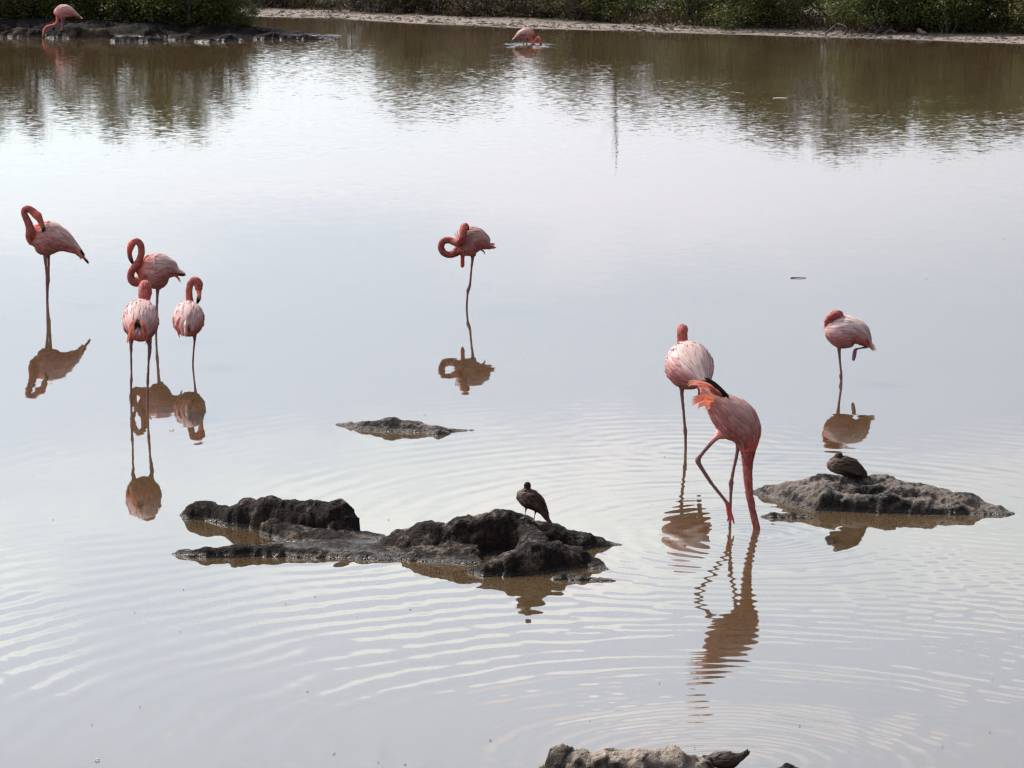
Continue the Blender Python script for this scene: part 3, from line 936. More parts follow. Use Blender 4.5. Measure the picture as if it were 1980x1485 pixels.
# 5 one leg, neck looped in a ring
b = Bird('flamingo', (902.5, 594), 'flamingo in the pond centre on one leg with neck looped into a ring', 'flamingo', FG, (780, 400, 5.304))
b.torso([(905, 408, 0, 18, 22, DEEP), (870, 405, 0, 28, 36, CORAL), (825, 372, 0, 66, 82, PINK), (755, 352, 0, 108, 130, PINK), (685, 362, 0, 124, 150, PINK), (615, 388, 0, 112, 118, CORAL), (560, 402, 0, 80, 84, CORAL), (530, 408, 0, 40, 48, CORAL)], PINK)
nk = b.tube([(600, 440, 0, 60), (560, 455, -.04, 44), (515, 482, -.06, 31), (462, 492, -.07, 27), (412, 470, -.08, 27), (387, 415, -.08, 27), (406, 362, -.08, 27), (456, 344, -.08, 27), (508, 358, -.09, 28), (556, 372, -.12, 32), (598, 345, -.16, 34), (616, 290, -.17, 30),
        (626, 235, -.15, 28), (632, 198, -.12, 27), (650, 205, -.09, 24), (662, 240, -.10, 16, BLACK)], DEEP)
b.tube([(612, 470, -.04, 30, LEG), (608, 520, -.04, 20, LEGR), (606, 560, -.04, 21, LEGR), (606, 600, -.04, 19, LEGR), (598, 622, -.04, 10, LEGR)])
b.leg([(700, 480, 0, 44), (710, 522, 0, 18), (696, 660, 0, 10), (682, 800, 0, 13), (664, 852, 0, 18), (658, 900, 0, 11), (650, 1010, 0, 11), (652, 1200, 0, 11)])
b.plumage(nk, 'neck_plumage', 0.12, 0.84, 40, 0.036, 0.019, (0.68, .27, .23), DEEP, seed=105)
b.plumage(b.t, 'belly_plumage', 0.25, 0.90, 12, 0.06, 0.03, PINK, (0.60, .23, .21), 1.75, 4.53, seed=125)
for s in (1, -1):
    b.wing(s, 0.72, 0.10, 10, pale=(0.66, 0.42, 0.40), black=0.1, seed=5)
b.plumes('tail_feather', [([(790, 440, -.02), (820, 455, -.02), (840, 488, -.02)], 9, ORANGE), ([(860, 395, 0), (885, 425, 0), (880, 440, 0)], 8, DEEP)])
b.plumes('ruffled_feather', [([(592, 320, -.15), (580, 270, -.16), (592, 218, -.13), (606, 190, -.1)], 16, (0.95, .55, .35)), ([(560, 330, -.12), (540, 300, -.13), (528, 262, -.1)], 12, PALE), ([(575, 320, -.12), (556, 280, -.12), (555, 248, -.1)], 12, PALE)])
b.done()

# 6 from behind right, behind the feeding bird
b = Bird('flamingo', (1325, 868), 'pale flamingo from behind on one leg, upright neck, behind the stooping feeding bird', 'flamingo', FG, (1220, 600, 3.228))
b.torso([(455, 470, -.32, 16, 14, CORAL), (440, 450, -.27, 50, 42, CORAL), (400, 400, -.16, 112, 98, PINK), (368, 360, -.04, 138, 138, PINK), (350, 340, .08, 138, 144, PINK), (335, 320, .19, 112, 118, PINK), (325, 305, .27, 60, 70, CORAL), (322, 300, .32, 25, 30, CORAL)])
nk = b.tube([(326, 300, .22, 50), (318, 230, .30, 32), (316, 180, .30, 27), (314, 135, .30, 27), (316, 115, .33, 29), (316, 112, .37, 28), (316, 130, .41, 27), (314, 160, .43, 18, BILL)])
b.leg([(330, 440, 0, 48), (314, 495, 0, 15), (322, 590, 0, 9), (334, 715, 0, 9), (337, 750, 0, 13), (340, 800, 0, 9), (342, 960, 0, 9)])
b.tube([(425, 470, 0, 22, LEG), (430, 500, 0, 16, LEG), (428, 530, 0, 14, LEG), (424, 548, 0, 8, LEG)])
b.plumage(nk, 'neck_plumage', 0.25, 0.62, 12, 0.036, 0.019, (0.68, .27, .23), CORAL, seed=106)
b.plumage(b.t, 'belly_plumage', 0.25, 0.90, 12, 0.06, 0.03, PINK, (0.60, .23, .21), 1.75, 4.53, seed=126)
for s in (1, -1):
    b.wing(s, 0.84, 0.10, 12, phi_lo=-0.15, phi_hi=2.1, flen=0.11, pale=(0.78, 0.60, 0.57), seed=6)
b.plumes('tail_feather', [([(400, 380, -.2), (395, 430, -.27), (360, 480, -.28)], 14, CORAL), ([(430, 400, -.22), (440, 450, -.29), (420, 485, -.3)], 14, DEEP), ([(455, 390, -.18), (485, 430, -.26), (500, 470, -.28)], 12, (0.8, .4, .36))])
b.done()

# 7 stooping and feeding, nearest
b = Bird('flamingo', (1411, 1020), 'stooping flamingo feeding with its straight neck down in the water, one leg lifted', 'flamingo', FG, (1220, 600, 3.228))
b.torso([(430, 505, 0, 14, 14, CORAL), (470, 535, 0, 40, 42, PINK), (525, 580, 0, 82, 74, PINK), (590, 640, 0, 112, 108, PINK), (650, 695, 0, 122, 124, PINK), (700, 755, 0, 112, 106, PINK), (722, 815, 0, 88, 76, CORAL), (726, 880, 0, 56, 48, CORAL)])
nk = b.tube([(724, 830, 0, 62), (725, 900, 0, 38), (723, 970, 0, 27), (728, 1060, -.02, 21), (738, 1150, -.03, 18), (754, 1230, -.04, 16), (772, 1310, -.05, 15), (788, 1375, -.06, 16), (800, 1420, -.07, 23), (806, 1470, -.08, 22)])
b.leg([(560, 770, -.03, 46, PINK), (530, 796, -.05, 20, PINK), (480, 850, -.06, 13), (430, 910, -.07, 13), (414, 938, -.07, 18), (430, 975, -.07, 13), (500, 1080, -.06, 11), (580, 1180, -.05, 10), (603, 1215, -.05, 15, LEGR), (612, 1260, -.05, 17, LEGR), (616, 1290, -.05, 12, LEGR)])
for ex, ey, dd in ((602, 1318, -.03), (622, 1330, -.06), (644, 1335, -.09)):
    b.tube([(612, 1255, -.05, 10, LEGR), (618 + (ex - 618) * .5, 1290, (dd - .05) / 2, 8, LEGR), (ex, ey, dd, 4, LEGR)])
b.leg([(668, 800, .06, 34, CORAL), (662, 862, .06, 15), (644, 960, .06, 11), (626, 1050, .05, 11), (622, 1078, .05, 16), (622, 1120, .05, 11), (619, 1220, .05, 9), (617, 1480, .05, 9)])
b.plumage(nk, 'neck_plumage', 0.1, 0.86, 30, 0.036, 0.019, (0.68, .27, .23), CORAL, seed=107)
b.plumage(b.t, 'belly_plumage', 0.25, 0.90, 12, 0.06, 0.03, PINK, (0.60, .23, .21), 1.75, 4.53, seed=127)
for s in (1, -1):
    b.wing(s, 0.80, 0.10, 12, phi_lo=-0.15, phi_hi=1.9, flen=0.10, pale=(0.72, 0.47, 0.44), low=(0.68, .28, .25), seed=7)
b.plumes('tail_feather', [([(520, 560, -.08), (460, 545, -.1), (410, 555, -.1), (368, 570, -.1)], 13, ORANGE), ([(510, 580, -.08), (450, 565, -.1), (405, 575, -.1), (375, 592, -.1)], 12, (0.82, .31, .2)), ([(510, 600, -.06), (460, 590, -.08), (425, 600, -.08), (410, 612, -.08)], 12, ORANGE), ([(520, 610, -.05), (480, 608, -.07), (455, 622, -.07)], 12, (0.85, .45, .36))])
b.plumes('flight_feather', [([(600, 545, -.07), (540, 505, -.08), (490, 470, -.08), (438, 442, -.08)], 17, BLACK), ([(610, 555, .04), (550, 500, .05), (500, 462, .05), (455, 440, .05)], 17, BLACK), ([(580, 545, -.08), (520, 520, -.09), (480, 500, -.1)], 16, BLACK),
                      ([(530, 520, -.10), (480, 482, -.12), (420, 462, -.12), (372, 462, -.12), (346, 474, -.12)], 14, (0.86, .40, .29)), ([(540, 530, -.10), (490, 495, -.12), (440, 478, -.12), (400, 486, -.12)], 14, (0.82, .31, .22)), ([(560, 545, -.11), (520, 515, -.12), (478, 505, -.12)], 15, (0.5, .16, .1))])
b.done(0.0055)

# 8 asleep on one leg at the right
b = Bird('flamingo', (1626, 737), 'sleeping flamingo at right on one leg with head tucked and one foot dangling', 'flamingo', FG, (1540, 580, 4.64))
b.torso([(660, 412, -.06, 10, 10, CORAL), (635, 385, -.05, 34, 36, CORAL), (595, 340, -.04, 70, 74, PINK), (540, 300, -.02, 105, 108, PINK), (460, 290, 0, 128, 136, PINK), (385, 285, .02, 128, 140, PINK), (320, 270, .05, 100, 104, PINK), (280, 255, .08, 50, 58, PINK)])
nk = b.tube([(290, 250, .06, 55), (285, 195, .03, 36), (310, 158, 0, 36), (345, 140, -.01, 38), (378, 142, 0, 36), (402, 165, 0, 24, BILL)], DEEP)
b.leg([(385, 400, 0, 48, PINK), (378, 438, 0, 18), (388, 560, 0, 10), (399, 650, 0, 11), (397, 678, 0, 16), (402, 728, 0, 11), (404, 800, 0, 10)])
b.leg([(560, 380, .0, 30), (600, 400, .0, 16), (635, 410, -.02, 17), (620, 424, -.02, 11), (570, 432, -.03, 8), (524, 444, -.04, 10)])
b.tube([(526, 440, -.04, 10, LEG), (520, 462, -.04, 17, LEG), (514, 505, -.04, 17, LEG), (506, 545, -.04, 12, LEG)])
b.plumage(nk, 'neck_plumage', 0.22, 0.8, 12, 0.036, 0.019, (0.68, .27, .23), DEEP, seed=108)
b.plumage(b.t, 'belly_plumage', 0.25, 0.90, 12, 0.06, 0.03, PINK, (0.60, .23, .21), 1.75, 4.53, seed=128)
for s in (1, -1):
    b.wing(s, 0.88, 0.06, 12, phi_lo=-0.15, phi_hi=1.95, flen=0.09, pale=(0.80, 0.64, 0.62), low=(0.64, .20, .19), seed=8)
b.plumes('tail_feather', [([(590, 340, -.1), (625, 370, -.1), (655, 415, -.1)], 15, DEEP), ([(560, 360, -.12), (600, 375, -.12), (640, 400, -.12)], 12, CORAL)])
b.done()

# 9 and 10 far away
b = Bird('flamingo', (117, 73), 'small distant flamingo stooping to drink beside the rocky islet at upper left', 'flamingo', FG, (0, 0, 2.912))
b.torso([(463, 87, 0, 3, 4, CORAL), (435, 70, 0, 14, 15, CORAL), (400, 56, 0, 28, 32, PINK), (362, 50, 0, 32, 39, PINK), (330, 62, 0, 26, 32, PINK), (316, 78, 0, 14, 18, CORAL)])
b.tube([(328, 72, 0, 15), (324, 108, 0, 10), (312, 130, 0, 8), (285, 138, 0, 7), (258, 146, 0, 8), (241, 166, 0, 9), (234, 195, 0, 8, BILL), (232, 216, 0, 6, BLACK)])
b.leg([(350, 80, -.02, 14), (354, 120, -.02, 6), (352, 165, -.02, 6), (340, 225, -.02, 5)])
b.leg([(366, 80, .03, 13), (360, 130, .03, 5), (358, 170, .03, 6), (356, 230, .03, 5)])
for s in (1, -1):
    b.wing(s, 0.75, 0.05, 8, flen=0.12, width=0.05, seed=9)
b.done(0.009, smooth=1)
b.root.scale = (0.9, 0.9, 0.92)
b = Bird('flamingo', (1014, 85.5), 'small distant flamingo feeding in open water far out at upper centre', 'flamingo', FG, (640, 0, 2.912))
b.torso([(1034, 217, 0, 4, 4, CORAL), (1050, 205, 0, 12, 12, CORAL), (1074, 192, 0, 22, 23, PINK), (1100, 188, 0, 25, 29, PINK), (1125, 193, 0, 20, 23, PINK), (1138, 202, 0, 8, 10, CORAL)])
b.tube([(1120, 205, 0, 14), (1128, 232, 0, 9), (1140, 240, -.05, 8), (1152, 225, -.05, 8), (1166, 214, -.05, 9), (1176, 224, -.05, 9), (1180, 250, -.05, 6)])
b.leg([(1086, 208, 0, 9), (1085, 230, 0, 4), (1084, 262, 0, 4)])
b.leg([(1104, 208, .05, 9), (1103, 235, .05, 4), (1102, 262, .05, 4)])
for s in (1, -1):
    b.wing(s, 0.8, 0.08, 8, flen=0.11, width=0.05, seed=10)
b.done(0.009, smooth=1)


# ------------------------------------------------------------------ ducks
DB = (0.045, 0.032, 0.025); DL = (0.11, 0.08, 0.062); DK = (0.02, 0.015, 0.013); DLEG = (0.16, 0.13, 0.12)


def top_of(rock_o, x, y):
    """height of the rock at a place"""
    dg = bpy.context.evaluated_depsgraph_get()
    o = rock_o.location
    ok, loc, nn, i = rock_o.ray_cast(Vector((x - o.x, y - o.y, 3.0)), Vector((0, 0, -1)))
    return loc.z + o.z if ok else 0.0


def crest(rock_o, px, py):
    """where the ray through a pixel meets the rock, or else the crest just under it"""
    bpy.context.view_layer.update()
    for k in range(60):
        d = ray(px, py + k)
        o = Vector((0, 0, CAM_H)) - rock_o.location
        ok, loc, nn, i = rock_o.ray_cast(o, d.normalized())
        if ok:
            return loc + rock_o.location
    return ground(px, py)


def spot_at(loc, px=None, py=None):
    """a Spot whose place is a point in the air (on a rock)"""
    rel = loc - Vector((0, 0, CAM_H))
    f = Vector((0, math.cos(PITCH), -math.sin(PITCH))); u = Vector((0, math.sin(PITCH), math.cos(PITCH)))
    d = rel.dot(f)
    return Spot(990 + rel.x / d * FPX, 742.5 - rel.dot(u) / d * FPX, loc.z)


DG = 'brown ducks on and beside the rocks'
pA = crest(rock_c, 1016, 1003)
sA = spot_at(pA)
dyA = 0.03
b = Bird('duck', sA, 'brown duck standing on the crest of the long centre rock', 'duck', DG, (720, 900, 3.808))
b.torso([(1296, 412, dyA, 5, 4, DK), (1262, 352, dyA, 28, 26, DB), (1210, 285, dyA, 58, 58, DB), (1150, 248, dyA, 72, 70, DB), (1098, 226, dyA, 58, 54, DL), (1062, 218, dyA, 26, 30, DL)])
b.tube([(1120, 225, dyA, 36, DB), (1136, 190, dyA, 25, DB), (1141, 165, dyA, 23, DB), (1141, 145, dyA, 25, DK), (1141, 128, dyA + .01, 17, DK)])
b.tube([(1141, 152, dyA + .02, 14, DK), (1140, 158, dyA + .07, 8, DK), (1140, 161, dyA + .10, 5, DK)])
for (hx, hy, fx, fy) in ((1134, 330, 1118, 388), (1202, 355, 1188, 410)):
    q = crest(rock_c, 720 + fx / 3.808, 900 + fy / 3.808) - sA.loc
    h = b.pt(hx, hy - 20, dyA)
    rr = b.m(6)
    loft(b.mb, [(h.x, h.y, h.z, rr * 2.4, rr * 2.4, *DB), (h.x * .7 + q.x * .3, h.y * .7 + q.y * .3, h.z * .7 + q.z * .3, rr, rr, *DLEG), (q.x, q.y, q.z + .004, rr, rr, *DLEG)], 8, 4)
    for a in (-.02, 0, .02):
        loft(b.mb, [(q.x, q.y, q.z + .006, .005, .004, *DLEG), (q.x - .012 + a * .4, q.y - .012, q.z + .004, .005, .003, *DLEG), (q.x - .022 + a, q.y - .026, q.z, .003, .002, *DLEG)], 6, 2)
for s in (1, -1):
    b.wing(s, 0.80, 0.06, 9, phi_lo=-0.15, phi_hi=1.9, pale=(0.05, .033, .024), low=(0.12, .082, .06), flen=0.05, width=0.02, mat=M_DUCKF, seed=11)
b.plumes('tail_feather', [([(1240, 330, dyA), (1272, 372, dyA), (1300, 414, dyA)], 10, DK), ([(1230, 340, dyA - .02), (1262, 378, dyA - .02), (1290, 408, dyA - .02)], 9, DB)], M_DUCKF)
b.done(0.004, M_PLUME and mat_feather('duck_skin', 0.0))
M_DUCKS = bpy.data.materials['duck_skin']

pB = crest(rock_r, 1632, 926)
sB = spot_at(pB)
b = Bird('duck', sB, 'brown duck sitting low with head drawn in on the wide right rock', 'duck', DG, (1420, 860, 3.536))
b.torso([(902, 225, 0, 5, 4, DK), (880, 205, 0, 26, 22, DB), (830, 178, 0, 58, 52, DB), (765, 152, 0, 76, 64, DB), (700, 142, 0, 72, 56, DL), (655, 140, 0, 46, 40, DL), (632, 142, 0, 18, 18, DL)])
b.tube([(700, 125, 0, 34, DB), (704, 100, 0, 31, DB), (712, 78, 0, 28, DK), (716, 60, .01, 20, DK)])
b.tube([(714, 80, .02, 14, DK), (714, 84, .06, 8, DK), (714, 86, .09, 5, DK)])
for s in (1, -1):
    b.wing(s, 0.80, 0.06, 9, phi_lo=-0.15, phi_hi=1.8, pale=(0.048, .033, .024), low=(0.12, .084, .062), flen=0.05, width=0.02, mat=M_DUCKF, seed=12)
b.plumes('tail_feather', [([(850, 190, 0), (880, 210, 0), (910, 228, 0)], 9, DK)], M_DUCKF)
b.done(0.004, M_DUCKS)

b = Bird('duck', (1398, 1491), 'brown duck in the water behind the bottom rock with its tail cocked up', 'duck', DG, (980, 1400, 3.094))
b.torso([(1442, 166, 0, 4, 4, DK), (1424, 184, 0, 13, 9, DK), (1395, 204, 0, 34, 22, DB), (1340, 222, 0, 62, 46, DB), (1270, 226, 0, 66, 48, DB), (1210, 214, 0, 40, 32, DB), (1168, 190, 0, 10, 8, DB)])
b.tube([(1215, 215, -.02, 26, DB), (1190, 235, -.05, 22, DK), (1175, 255, -.06, 24, DK), (1155, 268, -.06, 10, DK)])
for s in (1, -1):
    b.wing(s, 0.80, 0.16, 8, phi_lo=-0.15, phi_hi=1.7, pale=(0.034, .024, .018), low=(0.07, .05, .035), flen=0.05, width=0.02, mat=M_DUCKF, seed=13)
b.plumes('tail_feather', [([(1390, 205, 0), (1420, 185, 0), (1445, 162, 0)], 10, DK), ([(1395, 215, -.02), (1415, 200, -.02), (1432, 178, -.02)], 10, DB)], M_DUCKF)
b.done(0.004, M_DUCKS)


# ------------------------------------------------------------------ shrubs and trees
def tubes(mb, pts, r0, r1, col=(0.5, 0.5, 0.5), sides=6, per=3):
    n = len(pts)
    loft(mb, [(*p, r0 + (r1 - r0) * i / (n - 1), r0 + (r1 - r0) * i / (n - 1), *col) for i, p in enumerate(pts)], sides, per)


def plant_meshes(name, h, w, n_clump, n_leaf, leaf, seed, low=0.08, spread=0.2, stems=5, twigs=0):
    rnd = random.Random(seed); rg = np.random.RandomState(seed)
    tr, cr = MB(), MB()
    clumps = []
    for k in range(n_clump):
        a = rnd.uniform(0, 2 * math.pi)
        u = rnd.random()
        zc = h * (low + (0.97 - low) * u)
        prof = math.sin(math.pi * min(1, 0.22 + 0.78 * u)) ** 0.7
        rr = w * 0.5 * prof * math.sqrt(rnd.random()) * rnd.uniform(0.75, 1.15)
        clumps.append((rr * math.cos(a), rr * math.sin(a), zc, rnd.uniform(0.6, 1.35)))
    for s in range(stems):
        a = 2 * math.pi * s / stems + rnd.uniform(-.5, .5)
        top = rnd.choice(clumps)
        b0 = Vector((0.12 * math.cos(a), 0.12 * math.sin(a), -0.1))
        t0 = Vector(top[:3])
        pts = [b0]
        for i in range(1, 5):
            f = i / 4
            p = b0.lerp(t0, f) + Vector((rnd.uniform(-1, 1), rnd.uniform(-1, 1), rnd.uniform(-.4, .6))) * 0.12 * w * (1 - f)
            pts.append(p)
        tubes(tr, pts, 0.045, 0.012)
        for b in range(3 + twigs):
            i = rnd.randint(1, 3)
            q = min(clumps, key=lambda c: (Vector(c[:3]) - pts[i]).length + rnd.uniform(0, .8))
            e = Vector(q[:3]); mid = pts[i].lerp(e, .5) + Vector((rnd.uniform(-1, 1), rnd.uniform(-1, 1), rnd.uniform(-.5, 1))) * 0.08 * w
            tubes(tr, [pts[i], mid, e], 0.018, 0.005, sides=5)
    V, F, Cc = [], [], []
    for k in range(n_leaf):
        c = clumps[k % n_clump]
        o = rg.normal(0, 1, 3) * spread * c[3] * np.array((1, 1, 0.8))
        p = np.array(c[:3]) + o
        if p[2] < 0.03: p[2] = abs(p[2]) + 0.03
        d = rg.normal(0, 1, 3); d[2] = d[2] * 0.5 - 0.1; d /= np.linalg.norm(d)
        s = np.cross(d, rg.normal(0, 1, 3)); s /= max(np.linalg.norm(s), 1e-6)
        L = leaf * rg.uniform(0.6, 1.25); wd = L * 0.28
        nn = np.cross(d, s) * L * 0.08
        b = len(V)
        V += [p, p + d * L * 0.5 + s * wd + nn, p + d * L, p + d * L * 0.5 - s * wd + nn]
        F += [(b, b + 1, b + 2), (b, b + 2, b + 3)]
        tone = (rg.uniform(0, 1) * 0.6 + 0.4 * (c[3] - .6) / .75, rg.uniform(0, 1), 0)
        Cc += [tone] * 4
    cr.add(V, F, Cc)
    return tr.mesh(name + '_trunk'), cr.mesh(name + '_crown', False)


class Plant:
    def __init__(self, mats, *a, **k):
        self.tr, self.cr = plant_meshes(*a, **k)
        self.tr.materials.append(mats[0]); self.cr.materials.append(mats[1])
    def put(self, name, loc, rz, sc, label, cat, group):
        r = empty(name, loc, label, cat, group)
        r.rotation_euler = (0, 0, rz); r.scale = sc
        for nm, me in (('trunk', self.tr), ('crown', self.cr)):
            o = bpy.data.objects.new(nm, me); COL.objects.link(o); o.parent = r
        return r


DK_ = (M_BARK, M_LEAF)
VAR = [Plant(DK_ if i not in (1, 3) else (M_BARK, M_LEAF_O), 'mangrove', 3.0, 2.8, 46, 8500, 0.085, 21 + i, low=(0.05, 0.12, 0.16)[i % 3], spread=0.19) for i in range(5)]
BRIGHT = [Plant((M_BARK, M_LEAF_B), 'bright_shrub', 2.4, 2.6, 40, 6500, 0.10, 41 + i, low=0.10, spread=0.2) for i in range(2)]
LOWB = [Plant(DK_, 'islet_bush', 1.5, 2.6, 40, 7500, 0.085, 71 + i, low=0.0, spread=0.2) for i in range(2)]
DRY = [Plant((M_BARK, M_LEAF_DRY), 'dry_shrub', 1.6, 2.4, 36, 4200, 0.065, 51 + i, low=0.04, spread=0.17, stems=9, twigs=5) for i in range(2)]

# outline of the thicket, read off its mirror image: picture x -> height of the tops in metres
TOPX = [-1500, -300, 0, 230, 400, 455, 600, 740, 790, 860, 930, 1000, 1180, 1240, 1300, 1400, 1500, 1600, 1700, 1800, 1980, 2300]
TOPH = [3.6, 3.3, 3.0, 2.6, 2.5, 2.1, 1.9, 2.3, 3.1, 3.2, 2.5, 2.1, 2.2, 2.9, 2.6, 3.1, 3.4, 3.8, 3.7, 3.1, 3.2, 3.2]
rnd = random.Random(5)


def shrub_at(plant, px, q, hmul, name, label, cat, group, hbase=3.0, wide=1.0, h=None):
    d = ray(px, 50)
    x = d.x / d.y * 95
    y = shore_y(x) + q
    x = d.x / d.y * y
    y = shore_y(x) + q
    top = h if h is not None else float(np.interp(px, TOPX, TOPH)) * hmul * 0.84
    k = top / hbase
    w = (0.55 + 0.45 * k) * wide
    return plant.put(name, (x, y, land_z(x, q) - 0.03), rnd.uniform(0, 6.28), (w, w, k), label, cat, group)


THG = 'mangrove thicket along the far shore'
TH = 'dark green mangrove shrub in the dense thicket behind the far beach'
px = -1500.0
i = 0
while px < 3300:
    if 470 < px < 760 or 900 < px < 1150:
        q0 = 5.6
    else:
        q0 = float(np.interp(px, [760, 900, 1150, 1300, 1450, 1750, 1900], [3.7, 3.7, 3.5, 2.7, 2.3, 2.3, 3.8]))
    for row, (dq, hm, ww) in enumerate(((0, 0.74, 0.95), (2.6, 0.95, 1.1), (5.6, 1.02, 1.25))):
        jx = px + rnd.uniform(-45, 45) + row * 40
        shrub_at(VAR[i % 5], jx, q0 + dq + rnd.uniform(-.5, .7), hm * rnd.uniform(0.86, 1.08), 'mangrove_shrub', TH, 'shrub', THG, wide=ww)
        i += 1
    px += rnd.uniform(88, 122) * (1.0 if -600 < px < 2600 else 1.5)
# the dry, brownish scrub in front at the low stretch of shore
DRG = 'dry scrub at the back of the beach'
for k, px in enumerate((500, 560, 625, 690, 745, 800, 865, 925, 985, 1050, 1110)):
    shrub_at(DRY[k % 2], px + rnd.uniform(-20, 20), 3.5 + rnd.uniform(-.4, .9), 1, 'dry_shrub', 'low brownish dry shrub at the back of the pale beach', 'shrub', DRG, 1.6, 1.0, rnd.uniform(0.9, 1.4))
shrub_at(DRY[0], 1445, 3.4, 1, 'dry_shrub', 'reddish brown dry shrub between the dark mangroves right of the beach', 'shrub', DRG, 1.6, .8, 1.7)
shrub_at(DRY[1], 1915, 4.0, 1, 'dry_shrub', 'dry twiggy shrub right of the bright green bush', 'shrub', DRG, 1.6, .9, 1.1)
shrub_at(BRIGHT[0], 1850, 3.4, 1, 'green_bush', 'bright yellow-green leafy bush above the beach at upper right', 'bush', None, 2.4, 0.9, 2.3)
shrub_at(BRIGHT[1], 1760, 3.8, 1, 'green_bush', 'dull green bush left of the bright yellow-green one', 'bush', None, 2.4, 0.8, 2.2)
shrub_at(VAR[1], 1120, 3.6, 1, 'mangrove_shrub', TH, 'shrub', THG, h=2.0)

# bushes on the islet
isl_z = lambda x, y: top_of(isl, x, y)
bpy.context.view_layer.update()
ISG = 'bushes growing on the islet'
for px_, py_, h_, w_, plant, hb, lb in (
    (-120, 62, 2.6, 1.0, VAR[0], 3.0, 'dark bush at the outermost left of the islet'),
    (-20, 62, 2.2, 0.8, VAR[1], 3.0, 'dark bush at the left edge behind the islet stones'),
    (60, 60, 2.3, 0.8, VAR[2], 3.0, 'dark bush behind the distant stooping flamingo'),
    (150, 60, 2.1, 0.8, VAR[3], 3.0, 'dark bush just right of the distant stooping flamingo'),
    (232, 62, 2.3, 0.8, VAR[4], 3.0, 'dark bush with pale flecks in the middle of the islet'),
    (300, 64, 2.3, 0.8, BRIGHT[0], 2.4, 'leafy green bush in the middle of the islet'),
    (372, 66, 2.2, 0.75, BRIGHT[1], 2.4, 'leafy green bush overhanging the flat islet stones'),
    (432, 66, 1.7, 0.55, VAR[0], 3.0, 'last dark bush towards the islet tip'),
    (-60, 60, 1.3, 0.9, LOWB[0], 1.5, 'low dense bush at the left edge of the islet, below the taller ones'),
    (20, 58, 1.4, 0.9, LOWB[1], 1.5, 'low dense bush left of the distant stooping flamingo'),
    (100, 57, 1.3, 0.9, LOWB[0], 1.5, 'low dense bush directly behind the distant stooping flamingo'),
    (185, 58, 1.4, 0.9, LOWB[1], 1.5, 'low dense bush between the two dark ones right of the distant flamingo'),
    (265, 60, 1.3, 0.9, LOWB[0], 1.5, 'low dense dark bush under the leafy green one on the islet'),
    (340, 62, 1.2, 0.85, LOWB[1], 1.5, 'low dense dark bush above the small oval stone'),
    (405, 64, 1.0, 0.7, LOWB[0], 1.5, 'low dense dark bush above the jagged stone'),
    (455, 66, 0.75, 0.5, LOWB[1], 1.5, 'smallest low bush at the right end of the islet growth'),
):
    g = ground(px_, py_)
    plant.put('islet_bush', (g.x, g.y, max(0.05, isl_z(g.x, g.y)) - 0.03), rnd.uniform(0, 6), (w_, w_, h_ / hb), lb, 'bush', ISG)

# bare dead trunk above the thicket, seen only as its mirror image, and dead wood on the beach
d = ray(1178, 50); x = d.x / d.y * 98; y = shore_y(x) + 4.6
r = empty('dead_tree', (x, y, land_z(x, 4.6)), 'thin bare dead tree in the thicket, mirrored as a dark line', 'tree')
mb = MB(); tubes(mb, [(0, 0, -.1), (.05, 0, 1.0), (-.03, .02, 2.0), (.03, 0, 2.9), (0.0, 0, 3.7)], 0.05, 0.012)
link_mesh('trunk', mb.mesh('trunk'), M_BARK, r)
mb = MB()
for a, z0, L in ((.4, 1.7, .6), (2.6, 2.2, .5), (4.4, 2.6, .4)):
    tubes(mb, [(0, 0, z0), (math.cos(a) * L * .5, math.sin(a) * L * .5, z0 + .3), (math.cos(a) * L, math.sin(a) * L, z0 + .8)], 0.022, 0.006, sides=5)
link_mesh('branches', mb.mesh('branches'), M_BARK, r)


def wood(name, pts, r0, r1, label, cat, mat=M_BARK, spine=None):
    """dead wood through pixel points (px, py, metres behind the waterline)"""
    W3 = []
    for (px, py, q) in pts:
        d = ray(px, py)
        y = 95.0
        for _ in range(6):
            x = d.x / d.y * y
            y = shore_y(x) + q
        t = y / d.y
        W3.append(Vector((d.x * t, y, CAM_H + d.z * t)))
    o = W3[0].copy(); g0 = land_z(o.x, pts[0][2])
    lift = max(0.0, g0 + r0 * .5 - min(w.z for w in W3))
    mb = MB(); tubes(mb, [tuple(w - o + Vector((0, 0, lift))) for w in W3], r0, r1, per=4)
    ob = link_mesh(name, mb.mesh(name), mat); ob.location = o
    return tag(ob, label, cat)


